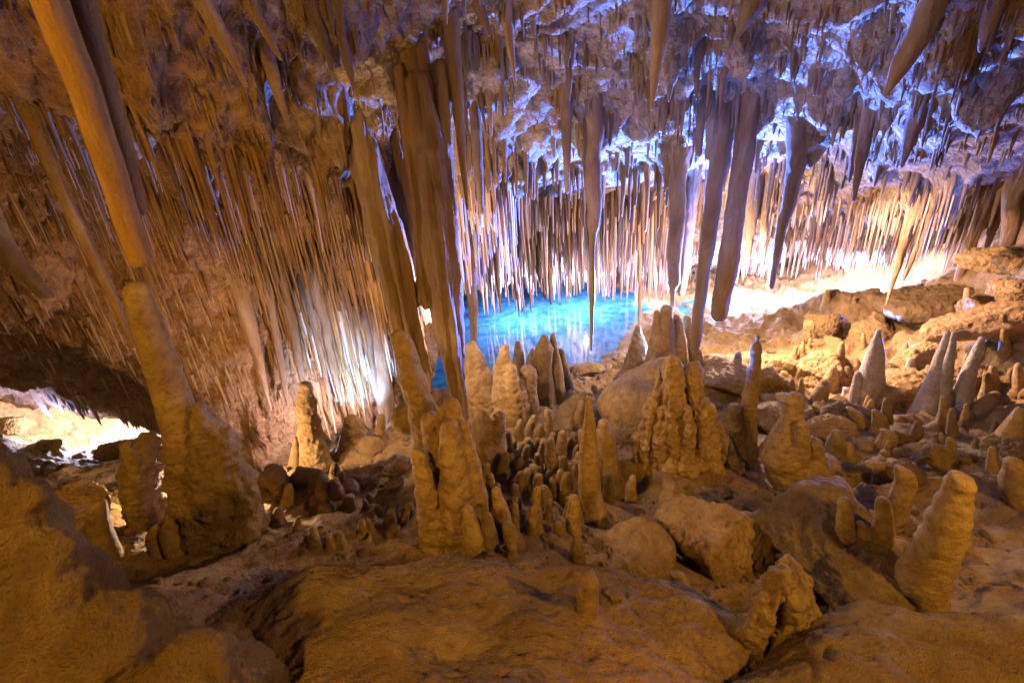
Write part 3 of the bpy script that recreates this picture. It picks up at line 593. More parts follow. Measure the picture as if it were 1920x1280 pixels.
skin('flowstone_castle', chain(K, [(1262, 900, 40), (1262, 800, 34), (1262, 740, 24), (1261, 682, 18)])+chain(K+.03, [(1300, 860, 34), (1300, 760, 22), (1298, 694, 18)])+chain(K-.10, [(1332, 900, 30), (1322, 840, 30), (1319, 790, 24), (1318, 764, 24)])
     + chain(K+.1, [(1210, 900, 20), (1212, 830, 26), (1222, 780, 22), (1236, 720, 11), (1236, 692, 8)])+chain(K+.12, [(1195, 880, 12), (1200, 820, 18)])+chain(K+.05, [(1385, 930, 30), (1362, 870, 30), (1346, 820, 20), (1340, 800, 14)])
     + chain(K-.02, [(1240, 900, 22), (1238, 810, 16), (1245, 770, 12)])+chain(K-.14, [(1285, 870, 22), (1292, 800, 14), (1290, 770, 10)])+ell(K-.10, 1300, 862, 46, 22, .12)+ell(K-.06, 1262, 868, 34, 20, .12)
     + chain(K-.15, [(1256, 870, 13), (1252, 945, 12)])+chain(K-.18, [(1280, 872, 12), (1277, 945, 11)])+chain(K-.18, [(1300, 880, 12), (1300, 945, 11)])+chain(K-.12, [(1330, 890, 22), (1338, 945, 26)])+chain(K-.05, [(1380, 900, 18), (1392, 945, 18)])+chain(K, [(1240, 985, 40), (1390, 985, 40)]),
     .0105, .012, .034, 'drape', M_STAG, 23, label='huge fluted flowstone castle with clustered dark towers', cat='flowstone')
skin('stalagmite', chain(4.0, [(1395, 930, 34), (1392, 850, 30), (1402, 780, 19), (1413, 710, 15), (1419, 650, 10), (1421, 632, 5)])+chain(3.95, [(1378, 880, 30), (1374, 800, 24), (1376, 770, 17)])+chain(3.95, [(1390, 830, 16), (1386, 790, 10)]), .010, .014, .012, 'ripple', M_STAG, 24,
     label='tall slender spear stalagmite with two low shoulders', cat='stalagmite')
skin('flowstone_pear', ell(3.3, 1496, 880, 70, 58, .24)+chain(3.3, [(1470, 850, 50), (1483, 800, 28), (1488, 760, 19), (1490, 748, 16)])+chain(3.15, [(1504, 860, 17), (1504, 798, 12)])+chain(3.22, [(1530, 860, 18), (1526, 832, 18)])+chain(3.35, [(1540, 880, 40), (1500, 920, 20)])+ell(3.35, 1472, 745, 24, 7),
     .009, .03, .012, 'ripple', M_STAG, 25, label='pear shaped bulb of rippled flowstone with finger knobs', cat='flowstone')
# left mid field
skin('stalagmite', chain(4.1, [(590, 890, 44), (583, 820, 28), (576, 770, 22), (572, 724, 13)])+chain(4.05, [(600, 880, 20), (596, 830, 12)]), .010, .02, .02, 'ripple', M_STAG, 26, label='dark ragged column stalagmite in front of the pale far ceiling', cat='stalagmite')
mite([(552, 900, 44), (553, 860, 28), (553, 820, 12)], 4.0, label='small cone beside the dark ragged column')
skin('flowstone_mound', chain(4.4, [(670, 880, 60), (665, 830, 34), (662, 795, 22)])+ell(4.3, 695, 838, 30, 26)+ell(4.5, 640, 870, 40, 24), .012, .03, .016, 'ripple', M_STAG, 27, label='hooded mound with a round boulder like shoulder', cat='flowstone')
mite([(718, 860, 30), (714, 810, 24), (713, 778, 22)], 4.4, label='straight stub rising behind the hooded mound')
skin('flowstone_mound', ell(3.3, 505, 930, 40, 44, .16)+chain(3.25, [(480, 900, 26), (510, 890, 24), (530, 920, 22)])+ell(3.15, 482, 925, 16, 20), .009, .016, .010, 'ripple', M_STAG, 28, label='knobbed round mound touching the rippled flowstone block', cat='flowstone')
skin('flowstone_mound', ell(3.45, 570, 905, 38, 26, .14)+chain(3.4, [(545, 900, 18), (560, 890, 20), (595, 895, 20)]), .009, .016, .010, 'ripple', M_STAG, 29, label='low lumpy mound behind the cauliflower knobs', cat='flowstone')
skin('flowstone_mound', ell(3.1, 618, 940, 46, 32, .15)+chain(3.0, [(606, 925, 20), (606, 898, 13)])+chain(3.0, [(632, 925, 16), (628, 905, 12)])+chain(3.0, [(652, 955, 20), (655, 935, 12)])+ell(3.2, 655, 915, 22, 20)+ell(2.95, 610, 955, 22, 20), .008, .010, .010, 'ripple', M_STAG, 30,
     label='cauliflower cluster of rounded knobs on the left floor', cat='flowstone')

# ------------------------------------------------------------------ boulders of the right slope and far floor
rock(1352, 708, 5.9, 62, 44, .5, 41, 20, 0, cuts=4, amp=.04, label='smooth pale boulder top between the spires and the spear', mat=M_MUD)
rock(1470, 790, 4.9, 70, 34, .4, 42, -15, 6, label='dusty slab behind the pear shaped bulb')
rock(1600, 800, 4.3, 75, 46, .35, 43, 10, 20, label='tilted slab with round knobs along its crest')
rock(1640, 850, 3.8, 60, 34, .25, 44, 0, 24, label='knobbly ledge boulder above the dark right hollow')
rock(1700, 745, 5.0, 100, 56, .4, 45, 10, -14, cuts=7, label='big shadowed block under the leaning white stalagmites')
rock(1462, 725, 5.8, 36, 24, .25, 46, 0, 10, label='angular ochre rock right of the spear stalagmite')
rock(1530, 715, 6.2, 80, 24, .5, 47, 0, 0, label='long flat pale slab in the middle of the right slope')
rock(1563, 655, 7.2, 30, 28, .3, 48, 12, 0, label='blocky tan rock on the left of the rock row')
rock(1600, 640, 7.6, 40, 42, .4, 49, 30, 15, label='dark gapped boulder behind the blocky tan rock')
rock(1625, 640, 7.2, 50, 48, .4, 50, 5, 30, label='broad cracked boulder in the middle of the right slope')
rock(1672, 680, 6.3, 22, 30, .2, 51, 0, 0, label='small golden rock lodged behind the leaning grey spire')
rock(1730, 660, 6.6, 48, 50, .4, 52, 18, -10, label='bright tan boulder beside the leaning white stalagmites')
rock(1870, 600, None, 150, 42, .35, 53, -6, -12, cuts=5, amp=.03, mat=M_MUD, label='largest sloping slab below the right wall')
rock(1515, 620, None, 12, 34, .12, 54, 0, -10, label='upright reddish sliver of rock at the gap')
rock(1545, 605, None, 34, 38, .3, 55, 0, 0, label='square brown rock at the head of the slope')
rock(1760, 560, None, 150, 30, .8, 56, 0, -6, label='flat ridge of rock along the top of the slope')
rock(1880, 490, None, 70, 40, .6, 57, 0, 10, label='dark overhung block high at the right edge')
rock(1900, 545, None, 30, 24, .3, 58, 0, 0, label='yellowish rounded rock below the hanging spikes at right')
rock(1100, 698, 7.7, 44, 20, .25, 59, 10, 0, cuts=5, amp=.03, label='pale rounded rock on the near shore of the pool', mat=M_MUD)
rock(1165, 690, 7.5, 20, 16, .15, 60, 10, 0, cuts=5, label='small round rock beside the banded needle stalagmite', mat=M_MUD)
rock(1140, 1010, 2.6, 10, 8, .03, 61, label='pebble in the dust below the thin pillar', small=True) if False else None
rock(20, 800, None, 36, 22, .3, 62, label='rounded ochre boulder beside the bright left opening')
rock(90, 836, None, 46, 13, .2, 63, label='dark flat slab lying before the bright left opening')
rock(135, 950, None, 60, 66, .2, 64, cuts=5, label='yellow lit rock hump in front of the left floor')
rock(220, 845, None, 70, 20, .3, 65, label='long tan ledge under the glowing left wall')
rock(745, 880, 3.3, 36, 14, .12, 66, label='striped layered rock left of the pillar bundle')
rock(740, 905, 3.1, 26, 9, .08, 67, label='thin layered rock below the striped one')
rock(1640, 870, 3.2, 22, 12, .06, 68, label='short broken stone on the edge of the right hollow', small=True)
rock(1765, 860, 3.1, 44, 26, .12, 69, 0, 40, cuts=4, label='leaning peg of mottled rock above the ribbed stalagmite')
# right hand stalagmites
for pts, Y, lb in [
    ([(1632, 712, 54), (1640, 660, 34), (1648, 618, 11)], 5.0, 'grey leaning spire with a twin tip on the dark block'),
    ([(1600, 775, 40), (1605, 735, 26), (1610, 697, 14)], 5.0, 'thin pale spire in front of the dark block'),
    ([(1572, 725, 40), (1577, 680, 24), (1581, 642, 10)], 5.9, 'pointed cone on the long flat slab'),
    ([(1556, 730, 36), (1560, 705, 28), (1563, 685, 16)], 5.6, 'rounded cone left of the pointed cone on the slab'),
    ([(1735, 765, 50), (1754, 700, 34), (1778, 622, 12)], 4.5, 'broadest of the three leaning white stalagmites'),
    ([(1766, 772, 36), (1778, 700, 24), (1791, 622, 10)], 4.4, 'middle leaning white stalagmite of the three'),
    ([(1796, 770, 44), (1816, 700, 30), (1842, 632, 12)], 4.35, 'leaning white stalagmite nearest the black pipe'),
    ([(1700, 730, 34), (1705, 700, 28), (1709, 672, 16)], 5.3, 'small golden spire left of the leaning white stalagmites'),
    ([(1850, 722, 36), (1862, 690, 32), (1872, 664, 18)], 5.0, 'pale rounded stalagmite in front of the black pipe'),
    ([(1878, 740, 30), (1882, 715, 26), (1886, 696, 16)], 4.7, 'bluish stub beside the pale rounded stalagmite'),
    ([(1832, 790, 50), (1850, 755, 36), (1866, 735, 20)], 4.2, 'double humped stub on the right slope'),
    ([(1868, 800, 46), (1875, 775, 34), (1878, 762, 22)], 4.1, 'rounded knob right of the double humped stub'),
    ([(1895, 765, 30), (1900, 740, 26), (1903, 722, 18)], 4.6, 'yellow finger stub near the right edge'),
    ([(1775, 790, 36), (1777, 775, 30), (1776, 762, 18)], 4.3, 'low knob below the leaning white stalagmites'),
    ([(1540, 735, 34), (1546, 722, 30), (1548, 712, 22)], 5.3, 'dark low knob on the near edge of the long slab'),
    ([(1585, 745, 20), (1587, 735, 18), (1587, 726, 14)], 5.3, 'small dark button beside the thin pale spire'),
    ([(1470, 720, 30), (1472, 705, 28), (1472, 696, 18)], 6.0, 'pinkish knob on the ochre rock'),
    ([(1382, 690, 22), (1384, 675, 18), (1386, 660, 14)], 5.8, 'tiny stub on the smooth pale boulder'),
    ([(1568, 850, 44), (1570, 825, 38), (1572, 808, 26)], 3.7, 'knob with a ringed top on the tilted slab'),
    ([(1650, 800, 34), (1650, 780, 30), (1648, 768, 22)], 4.0, 'paired knob high on the knobbly ledge'),
    ([(1665, 830, 40), (1668, 812, 34), (1665, 802, 24)], 3.7, 'bright ochre knob low on the knobbly ledge'),
    ([(1615, 790, 36), (1606, 775, 28), (1600, 762, 20)], 4.2, 'curved knob on the crest of the tilted slab'),
    ([(1580, 940, 50), (1580, 915, 42), (1578, 895, 28)], 2.75, 'golden rounded knob behind the flat boulder slab'),
    ([(1700, 905, 44), (1695, 885, 38), (1692, 872, 24)], 2.7, 'smooth knob at the top corner of the flat slab'),
    ([(1545, 960, 30), (1544, 930, 24), (1543, 905, 14)], 2.8, 'narrow knob squeezed beside the pear shaped bulb'),
    ([(1145, 940, 32), (1143, 910, 26), (1142, 888, 18)], 3.3, 'left finger in the dark hollow under the bulge'),
    ([(1184, 935, 28), (1185, 912, 24), (1187, 892, 16)], 3.4, 'right finger in the dark hollow under the bulge'),
    ([(290, 1010, 40), (288, 998, 34), (286, 985, 22)], 2.4, 'low bud at the foot of the rippled flowstone block'),
    ([(318, 1005, 44), (314, 990, 36), (312, 976, 24)], 2.4, 'second bud touching the rippled flowstone block'),
    ([(575, 1035, 34), (573, 1024, 30), (572, 1014, 20)], 2.3, 'small round bud on the dark left floor'),
    ([(1228, 690, 26), (1230, 675, 22), (1232, 660, 14)], 6.0, 'short nub in front of the four spires'),
    ([(1275, 1090, 44), (1272, 1080, 36), (1270, 1072, 26)], 1.95, 'flat bud on the rim of the dome by the crevice'),
    ([(1122, 1066, 36), (1120, 1058, 32), (1120, 1052, 24)], 2.0, 'ringed cup shaped bud on the rim of the dome')]:
    mite(pts, Y, label=lb, mat=M_PALE if 'white' in lb or 'pale' in lb or 'grey' in lb else None)
# field of little stubs in the middle
R2 = np.random.RandomState(11)
ST = [(958, 880, 850), (975, 890, 862), (985, 870, 835), (945, 868, 842), (1003, 905, 872), (1012, 930, 890), (975, 930, 885), (990, 850, 822), (1005, 850, 822), (962, 850, 825), (1035, 835, 812), (1052, 850, 808), (1078, 835, 812), (1012, 820, 796),
      (1010, 880, 850), (1048, 930, 882), (1063, 945, 888), (1055, 920, 895), (1022, 945, 912), (1040, 870, 862), (960, 960, 935), (955, 975, 950), (968, 870, 846), (1075, 1000, 930), (1083, 1050, 1010), (1003, 990, 972), (1018, 960, 955), (895, 845, 815), (1000, 920, 895), (985, 915, 880),
      (1130, 870, 845), (940, 830, 805), (925, 1000, 980), (1050, 1005, 978), (690, 975, 962), (710, 965, 950), (755, 980, 960), (735, 1000, 985), (765, 965, 945), (680, 1010, 998), (600, 1010, 998)]
for i, (x, yb, yt) in enumerate(ST):
    h = hitf(x, yb)
    if h is None: continue
    w = R2.uniform(20, 30)*(1.15 if yb > 900 else .95)
    mite([(x, yb, w*1.15), (x+R2.uniform(-2, 2), (yb+yt)/2, w), (x+R2.uniform(-3, 3), yt, w*.75)], h[1], amp=.12, segs=14,
         label='rounded finger sized stub in the dense field of stubs' if x > 860 else 'small bud scattered on the left floor slope', group='stubs in the middle field' if x > 860 else 'buds on the left slope')
for i in range(46):                                       # broken rock on the right slope
    x = R2.uniform(1430, 1915); y = R2.uniform(575, 900); h = hitf(x, y)
    if h is None or h[2] < .3: continue
    w = (16+54*R2.random()**1.5)*min(1, 5.5/h[1]); rock(x, y-w*.2, h[1], w, w*R2.uniform(.45, .85), pr(h, w)*R2.uniform(.6, .9), 200+i, R2.uniform(-40, 40), R2.uniform(-25, 25), cuts=14, sharp=.02, small=w < 26, label='angular tan rock jumbled on the right slope', group='rocks jumbled on the right slope')
for i in range(50):                                       # more of the same on the right slope
    x = R2.uniform(1480, 1915); y = R2.uniform(560, 900); h = hitf(x, y)
    if h is None or h[2] < .3: continue
    w = R2.uniform(10, 26)*min(1, 5/h[1]); mite([(x, y, w*1.3), (x, y-w*.7, w), (x+2, y-w*R2.uniform(1, 2.4), w*.6)], h[1], amp=.15, segs=12, label='small worn stub dotted over the right slope', group='stubs on the right slope')
R3 = np.random.RandomState(23)
for i in range(95):                                       # more stubs in the middle, and buds on the left
    mid = i < 62
    x, y = (R3.uniform(885, 1120), R3.uniform(800, 1010)) if mid else (R3.uniform(480, 780), R3.uniform(880, 1030)); h = hitf(x, y)
    if h is None: continue
    w = R3.uniform(15, 30)*(.75 if y < 860 else 1); l = w*R3.uniform(.8, 2.0)*(1 if mid else .5)
    mite([(x, y, w*1.3), (x+R3.uniform(-3, 3), y-l*.6, w), (x+R3.uniform(-4, 4), y-l-w*.4, w*.7)], h[1], amp=.14, segs=14,
         label='rounded finger sized stub in the dense field of stubs' if mid else 'small bud scattered on the left floor slope', group='stubs in the middle field' if mid else 'buds on the left slope')
# loose rubble
rb = np.random.RandomState(9); VV = []; FFs = []; nv = 0; D = ICO4[:42]
_b = bmesh.new(); bmesh.ops.create_icosphere(_b, subdivisions=2, radius=1); D = np.array([v.co[:] for v in _b.verts]); DF = np.array([[v.index for v in f.verts] for f in _b.faces]); _b.free()
for i in range(2600):
    x, y = rb.uniform(0, 1920), rb.uniform(640, 1250); h = hitf(x, y)
    if h is None or h[2] < .1 or h[1] < 1.2: continue
    if perlin(h[None]*1.2+5)[0] < -.05: continue
    s = rb.lognormal(-.2, .5)*.011*h[1]**.6; P = D*(s*np.array([rb.uniform(.7, 1.5), rb.uniform(.7, 1.5), rb.uniform(.4, .8)])); n = rb.normal(size=(5, 3)); n /= np.linalg.norm(n, axis=1)[:, None]
    for k in range(5):
        dd = P@n[k]; P = P-np.clip(dd-s*.55, 0, 9)[:, None]*n[k]
    VV.append(P+h+np.array([0, 0, s*.2])); FFs.append(DF+nv); nv += len(D)
link('rubble', mesh('rubble', np.vstack(VV), np.vstack(FFs), False), M_ROCK, kind='stuff', label='loose stone rubble strewn over the dusty floor', cat='rubble')
# black pipe on the right
p1, p2 = at(1782, 693, 5.25), at(1856, 697, 5.25)
V, Q, T = lathe([p1, p2], [.018, .018], 10, 6, 0, 0, 0, .2)
ang = np.arange(10)*2*PI/10; dv = (p2-p1)/np.linalg.norm(p2-p1); e1 = np.array([0, 1, 0.]); e2 = np.cross(dv, e1)
V = [p1+(p2-p1)*t+.02*(math.cos(a)*e1+math.sin(a)*e2) for t in (0, 1) for a in ang]
M_PIPE = bpy.data.materials.new('black_pipe'); M_PIPE.use_nodes = True; M_PIPE.node_tree.nodes['Principled BSDF'].inputs['Base Color'].default_value = (.012, .012, .014, 1)
V += [p1, p2]; F = [(i, (i+1) % 10, 10+(i+1) % 10, 10+i) for i in range(10)]+[(i, 20, 20, (i+1) % 10) for i in range(0)]
link('pipe', mesh('pipe', np.array(V)-p1, F), M_PIPE, loc=p1, label='straight black pipe behind the leaning white stalagmites', cat='pipe')

# ------------------------------------------------------------------ named stalactites
COMP = []
for pts, Y, lb in [
    ([(845, 45, 40), (856, 160, 30), (868, 300, 18), (876, 392, 6)], 4.4, 'long orange needle stalactite right of the giant curtain'),
    ([(888, 205, 26), (896, 300, 24), (904, 400, 12)], 5.6, 'brown spike hanging below the blue ledge'),
    ([(1060, 165, 26), (1062, 250, 22), (1063, 360, 10)], 6.2, 'twin brown spike hanging under the blue ceiling'),
    ([(1112, 245, 44), (1112, 350, 40), (1112, 425, 28), (1111, 440, 16), (1110, 550, 12), (1109, 655, 7)], 5.6, 'pole stalactite narrowing to a black rod over the pool'),
    ([(1242, -20, 48), (1236, 80, 38), (1228, 150, 20), (1222, 205, 7)], 4.4, 'two toned stalactite hanging from the top ceiling edge'),
    ([(1274, 320, 38), (1268, 420, 36), (1261, 532, 26), (1261, 545, 11), (1261, 580, 8)], 6.4, 'dark stepped stalactite left of the two big trunks'),
    ([(1300, 330, 30), (1293, 430, 26), (1278, 548, 18)], 6.8, 'reddish stalactite with a slanting cut end'),
    ([(1357, 210, 44), (1338, 380, 38), (1318, 520, 29), (1303, 648, 22)], 5.9, 'longest trunk stalactite, reaching down to the spires'),
    ([(1408, 195, 44), (1390, 330, 44), (1368, 470, 44), (1348, 588, 38)], 6.2, 'thick trunk stalactite with a blunt dark end'),
    ([(1494, 285, 44), (1478, 380, 30), (1460, 460, 20), (1446, 538, 10)], 7.2, 'grey tapering stalactite right of the trunks'),
    ([(1440, 340, 24), (1433, 420, 18), (1424, 490, 8)], 7.6, 'narrow dark stalactite between trunk and grey one'),
    ([(1412, 330, 36), (1408, 420, 24), (1403, 480, 9)], 7.8, 'short brown wedge behind the thick trunk'),
    ([(1632, 205, 30), (1618, 290, 26), (1600, 375, 8)], 5.6, 'pale pair of fused spikes on the right ceiling'),
    ([(1612, 215, 20), (1600, 300, 16), (1592, 340, 6)], 5.7, 'short brown spike beside the pale pair'),
    ([(1730, 200, 52), (1708, 250, 32), (1690, 312, 7)], 5.0, 'broad brown blade tapering on the right ceiling'),
    ([(1912, 330, 44), (1895, 430, 32), (1872, 548, 9)], 5.6, 'long pale spike near the right edge'),
    ([(1850, 380, 36), (1822, 450, 26), (1792, 538, 12)], 7.0, 'ribbed column like spike touching the right ridge'),
    ([(1882, 370, 22), (1862, 430, 16), (1842, 480, 7)], 6.6, 'slim spike between the ribbed one and the edge'),
    ([(1722, 380, 30), (1690, 470, 18), (1662, 570, 4)], 6.6, 'fine pointed spike hanging before the right slope'),
    ([(1742, 400, 22), (1722, 460, 14), (1695, 525, 4)], 6.8, 'white tipped spike beside the fine pointed one'),
    ([(888, 440, 16), (886, 520, 24), (886, 560, 24), (888, 646, 14)], 5.8, 'dark pipe stalactite joining the broad shouldered stalagmite'),
    ([(1008, 440, 24), (1012, 500, 20), (1022, 558, 7)], 7.5, 'mottled grey stalactite curving over the pool'),
    ([(1027, 430, 16), (1030, 500, 14), (1033, 568, 6)], 7.4, 'dark stalactite crossing the mottled one'),
    ([(962, 430, 14), (966, 500, 14), (970, 560, 7)], 7.2, 'dark pointed stalactite over the left part of the pool'),
    ([(925, 420, 16), (932, 500, 12), (938, 585, 4)], 7.0, 'slender brown stalactite over the pool near the pipe'),
    ([(1198, 400, 8), (1200, 500, 9), (1199, 602, 7)], 7.2, 'ivory straw reaching the banded needle'),
    ([(530, 560, 28), (520, 650, 20), (508, 768, 5)], 4.2, 'hooked brown stalactite on the left of the dark column') if False else ([(455, 570, 40), (480, 660, 24), (508, 768, 5)], 4.3, 'hooked brown stalactite left of the dark column'),
    ([(505, 560, 26), (520, 650, 18), (540, 758, 9)], 4.3, 'brown rod stalactite with a rounded end'),
    ([(535, 560, 26), (552, 630, 22), (562, 690, 14), (567, 720, 9)], 4.3, 'pale tipped stalactite above the dark ragged column'),
    ([(610, 600, 22), (622, 680, 14), (642, 755, 6)], 5.2, 'blue lit icicle stalactite left of the white columns'),
    ([(595, 620, 16), (610, 700, 10), (630, 810, 4)], 4.8, 'faint lilac spike below the blue icicle'),
    ([(690, 620, 20), (700, 700, 14), (712, 760, 14)], 5.6, 'thin white column with a cap of blue frill'),
    ([(708, 630, 24), (718, 700, 26), (728, 790, 40)], 5.5, 'thick white column widening at its foot'),
    ([(500, 100, 34), (520, 170, 24), (540, 235, 10)], 3.7, 'orange tongue stalactite above the left ledge'),
    ([(590, 30, 32), (608, 80, 26), (622, 132, 8)], 3.7, 'cream horn stalactite above the giant curtain'),
    ([(640, 60, 26), (650, 110, 22), (662, 160, 8)], 3.8, 'cream horn nearest the giant curtain roots'),
    ([(385, 10, 44), (420, 80, 34), (460, 160, 10)], 3.3, 'lilac blade stalactite on the upper left ceiling'),
    ([(470, 10, 36), (500, 60, 26), (525, 110, 9)], 3.4, 'tan blade next to the lilac one'),
    ([(950, 25, 30), (958, 80, 20), (966, 160, 5)], 4.6, 'pale horn with a needle tip on the top ceiling'),
    ([(890, 0, 30), (905, 35, 24), (915, 65, 10)], 4.3, 'white tooth at the top of the ceiling'),
    ([(1750, -10, 60), (1725, 60, 56), (1690, 130, 40), (1660, 178, 12)], 4.0, 'wide brown fin with a white fringe edge'),
    ([(1420, -10, 60), (1400, 30, 40), (1378, 75, 10)], 4.2, 'short brown fin at the top of the ceiling'),
    ([(1870, -10, 44), (1850, 50, 30), (1838, 95, 8)], 3.7, 'brown fin at the upper right corner'),
    ([(1312, 90, 22), (1308, 130, 16), (1306, 185, 6)], 5.0, 'violet lit spike in the middle of the blue ceiling'),
    ([(1318, 200, 24), (1312, 240, 20), (1310, 290, 14)], 5.8, 'cream finger above the longest trunk'),
    ([(1335, 215, 22), (1330, 260, 16), (1328, 298, 8)], 5.7, 'second cream finger above the longest trunk')]:
    tite(pts, Y, label=lb, amp=.16, segs=30, ripple=.03)
    if 3.5 < Y: COMP.append(pts[0])

# ------------------------------------------------------------------ crowds of stalactites and straws
PV = []; PF = []; NV = 0; IND = []
from random import Random
RR = Random(5)
def inpoly(x, y, poly):
    c = False; n = len(poly)
    for i in range(n):
        x1, y1 = poly[i]; x2, y2 = poly[(i+1) % n]
        if (y1 > y) != (y2 > y) and x < (x2-x1)*(y-y1)/(y2-y1)+x1: c = not c
    return c
def crowd(poly, n, L, Wd, label, group, mat, segs=8, nr=8, amp=.12, taper=.35, name='stalactite', maxtip=None, ymax=None, cl=0):
    """stalactites whose roots lie on the ceiling inside that part of the view; L, Wd are ranges in pixels"""
    xs = [p[0] for p in poly]; ys = [p[1] for p in poly]; k = 0; tries = 0; cx = cy = None
    while k < n and tries < n*12:
        tries += 1
        if cl and cx is not None and RR.random() < cl: x = cx+RR.gauss(0, 14); y = cy+RR.gauss(0, 6)
        else: x = RR.uniform(min(xs), max(xs)); y = RR.uniform(min(ys), max(ys)); cx, cy = x, y
        if not inpoly(x, y, poly): continue
        h = hitf(x, y, BC)
        if h is None: continue
        if ymax and h[1] > ymax: continue
        u = RR.random(); loc_ = float(np.clip(.55+1.1*perlin(np.array([[h[0]*1.7, h[1]*1.7, 4.2]]))[0], .1, 1.15)); l = L[0]+(L[1]-L[0])*(u**1.8)*loc_*1.5; w = Wd[0]+(Wd[1]-Wd[0])*(.35*RR.random()+.65*u)
        yt = y+l
        if maxtip:
            mt = np.interp(x, [q[0] for q in maxtip], [q[1] for q in maxtip])+RR.uniform(-14, 8)
            if yt > mt: yt = mt
            if yt < y+6: continue
        zt = zat(h[0], h[1], yt)
        if zt >= h[2]-.01: continue
        fl = floor_at(h[0], h[1]); zt = max(zt, fl+.05, .03)
        if zt >= h[2]-.02: continue
        r = pr(h, w)/2; IND.append((h, zt, r, taper, label, group, mat, segs, nr, amp, name, r*2*(h[2]-zt)/depth(h)**2)); k += 1
    return k
NEARTOP = [(180, 0), (640, 0), (700, 130), (640, 320), (450, 270), (230, 210), (160, 80)]
for q in COMP: crowd([(q[0]-30, q[1]-26), (q[0]+30, q[1]-26), (q[0]+30, q[1]+14), (q[0]-30, q[1]+14)], 4, (20, 80), (6, 13), 'small companion spike fused beside the root of a larger stalactite', 'companions of the larger stalactites', M_TITE, 9, 9, .16)
crowd(NEARTOP, 46, (10, 60), (7, 20), 'lilac and tan fang on the upper left ceiling', 'fangs on the upper left ceiling', M_TITE, 10, 10, .2, cl=.5)
crowd([(0, 170), (230, 225), (450, 283), (700, 340), (700, 365), (430, 320), (220, 255), (0, 215)], 120, (30, 150), (4, 12), 'long brown stalactite hanging in rows from the left ledge', 'long stalactites of the left ledge', M_BROWN, 8, 10, .15, taper=.4, cl=.3)
crowd([(0, 230), (700, 365), (720, 480), (560, 470), (300, 430), (0, 420)], 420, (30, 150), (3, 8), 'thin brown straw in the dark recess behind the left ledge', 'straws in the left recess', M_BROWN, 6, 6, .1, taper=.5, name='soda_straw', cl=.5)
crowd([(420, 430), (740, 420), (760, 600), (560, 620), (430, 560)], 260, (30, 120), (3, 10), 'ochre straw in the lower left curtain', 'straws of the lower left curtain', M_BROWN, 6, 6, .1, taper=.4, name='soda_straw')
crowd([(0, 560), (400, 560), (560, 640), (750, 600), (750, 720), (560, 760), (300, 740), (0, 700)], 130, (8, 40), (3, 7), 'short needle on the tan sloping ceiling at left', 'needles on the sloping left ceiling', M_TITE, 6, 6, .15, taper=.2, name='soda_straw')
crowd([(70, 735), (160, 750), (290, 790), (290, 805), (150, 770), (60, 755)], 34, (10, 50), (5, 11), 'purple black icicle over the glowing left opening', 'icicles over the left opening', M_TITE, 8, 8, .15, taper=.15)
crowd([(560, 600), (740, 600), (745, 680), (640, 690), (570, 650)], 60, (20, 80), (4, 10), 'blue and cream icicle behind the left curtain', 'blue icicles behind the left curtain', M_STRAW, 6, 8, .15, taper=.2)
crowd([(700, 0), (1240, 0), (1280, 250), (1130, 300), (950, 260), (870, 160)], 90, (10, 70), (5, 18), 'short fang on the blue ceiling above the pool', 'fangs above the pool', M_TITE, 8, 8, .2, cl=.5)
crowd([(1240, 0), (1920, 0), (1920, 330), (1600, 330), (1290, 250)], 150, (8, 60), (5, 16), 'short fang on the violet right ceiling', 'fangs on the right ceiling', M_TITE, 8, 8, .2, cl=.6)
crowd([(850, 200), (950, 285), (1120, 310), (1290, 310), (1300, 400), (1100, 400), (930, 400), (860, 340)], 170, (30, 130), (4, 14), 'brown rod stalactite in the thick fringe above the pool', 'rods of the pool fringe', M_BROWN, 8, 8, .15, taper=.5, cl=.2)
POOLTIP = [(850, 590), (900, 600), (960, 590), (1040, 560), (1120, 560), (1200, 560), (1300, 560), (1400, 600), (1500, 560), (1600, 540)]
crowd([(850, 340), (1000, 370), (1250, 380), (1270, 470), (1050, 470), (900, 470), (850, 440)], 420, (50, 180), (3, 9), 'cream straw in the back lit curtain over the pool', 'straws over the pool', M_STRAW, 6, 6, .1, taper=.5, name='soda_straw', maxtip=POOLTIP, cl=.45)
crowd([(1400, 430), (1860, 420), (1860, 470), (1700, 490), (1400, 500)], 260, (12, 60), (2.5, 6), 'pale violet icicle in the glowing gap behind the right ridge', 'icicles behind the right ridge', M_STRAW, 6, 6, .1, taper=.25, name='soda_straw')
crowd([(850, 440), (1260, 440), (1420, 470), (1600, 470), (1600, 520), (1250, 535), (850, 530)], 420, (15, 80), (3, 8), 'white icicle of the far row touching the pool light', 'white icicles of the far row', M_STRAW, 6, 6, .1, taper=.3, name='soda_straw', maxtip=POOLTIP)
crowd([(1300, 250), (1600, 330), (1920, 330), (1920, 420), (1600, 440), (1300, 420)], 230, (16, 85), (3, 10), 'brown and lilac rod hanging on the right ceiling slope', 'rods of the right ceiling', M_TITE, 8, 8, .15, taper=.4, cl=.2)
crowd([(1400, 380), (1920, 360), (1920, 420), (1800, 450), (1600, 470), (1400, 480)], 360, (18, 70), (2.5, 6), 'pink white straw in the bright row above the right ridge', 'straws above the right ridge', M_STRAW, 6, 6, .1, taper=.4, name='soda_straw')
crowd([(880, 0), (1920, 0), (1920, 300), (1300, 330), (900, 250)], 850, (8, 42), (3, 8), 'tiny drip tooth on the blue lit ceiling', 'drip teeth on the ceiling', M_TITE, 6, 5, .15, taper=.15, name='drip_tooth')
crowd([(0, 0), (880, 0), (880, 200), (600, 320), (0, 160)], 330, (8, 40), (3, 8), 'tiny drip tooth on the warm lit ceiling', 'drip teeth on the left ceiling', M_TITE, 6, 5, .15, taper=.15, name='drip_tooth')
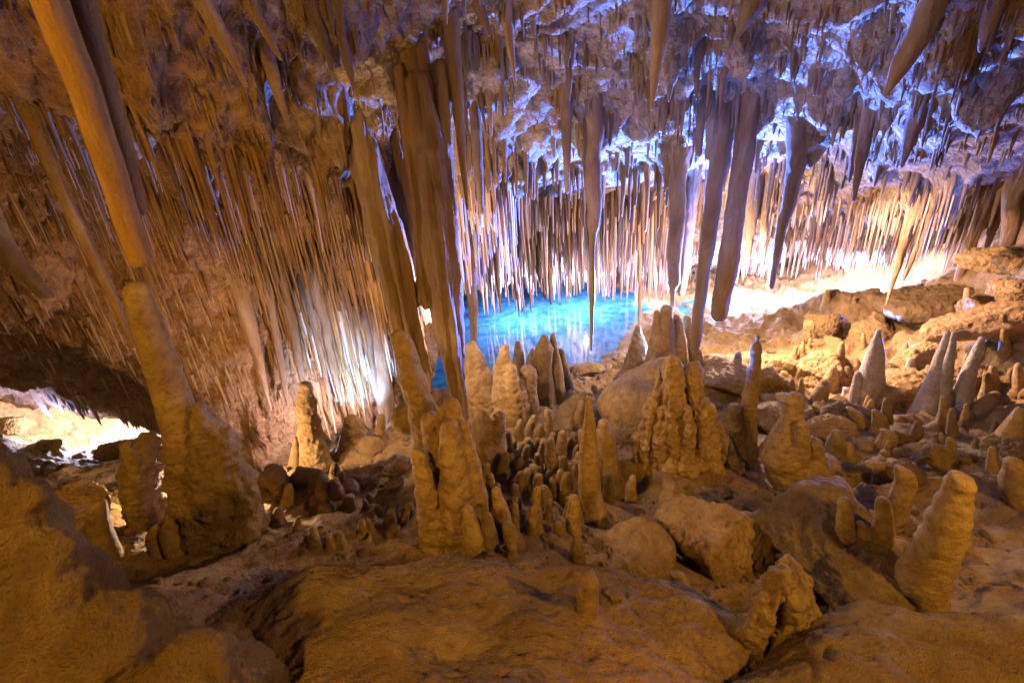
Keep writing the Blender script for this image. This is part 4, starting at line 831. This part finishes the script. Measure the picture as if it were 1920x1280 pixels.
crowd([(150, 480), (420, 500), (740, 620), (740, 760), (560, 800), (380, 740), (150, 640)], 260, (12, 80), (3, 8), 'brown needle hanging from the layered ceiling behind the broken pillar', 'needles behind the broken pillar', M_BROWN, 6, 6, .15, taper=.25, name='soda_straw', cl=.5)
# the 300 largest of each kind one by one, the rest as one mass
def order(kind, n):
    q = sorted([t for t in IND if t[10] == kind], key=lambda t: -t[11]); return q[:n], q[n:]
for kind, n in (('stalactite', 225), ('soda_straw', 290), ('drip_tooth', 250)):
    one, rest = order(kind, n)
    for t in one:
        h, zt, r, tp, lb, gr, mt, sg, nr, am, nm, _ = t
        org = h; LL = h[2]-zt; tip = np.array([h[0]+RR.gauss(0, .02)*LL, h[1]+RR.gauss(0, .02)*LL, zt+r*tp]); mid = h*.6+tip*.4+np.array([RR.gauss(0, .012)*LL, RR.gauss(0, .012)*LL, 0])
        pts = [h+np.array([0, 0, .12+2*r]), mid, tip]; me = lathe_mesh(nm, org, pts, [r*1.6, r*.85, r*tp], sg, nr+4, am, RR.random()*50, 0, .9)
        link(nm, me, mt, loc=org, label=lb, cat={'stalactite': 'stalactite', 'soda_straw': 'straw stalactite', 'drip_tooth': 'drip tooth'}[nm], group=gr)
    for mt in (M_TITE, M_STRAW, M_BROWN):
        VV = []; FFs = []; nv = 0
        for t in rest:
            h, zt, r, tp, lb, gr, m2, sg, nr, am, nm, _ = t
            if m2 is not mt: continue
            tip = np.array([h[0], h[1], zt+r*tp]); V, Q, T = lathe([h+np.array([0, 0, .12+2*r]), h*.6+tip*.4, tip], [r*1.6, r*.85, r*tp], 6, 5, am, RR.random()*50, 0, .9)
            VV.append(V); FFs.append(Q+nv); Q2 = T[:, [1, 0, 2, 3]]+nv; FFs.append(Q2); nv += len(V)
        if VV:
            V = np.vstack(VV); F = np.vstack(FFs); quad = F[F[:, 2] != F[:, 3]]
            link('small_stalactites', mesh('small_stalactites', V, quad), mt, kind='stuff', label='fine %s stalactites too many to count between the larger ones' % {M_TITE: 'tan', M_STRAW: 'cream', M_BROWN: 'brown'}[mt], cat='stalactites')
print('objects', len(bpy.data.objects), round(time.time()-T0, 1))
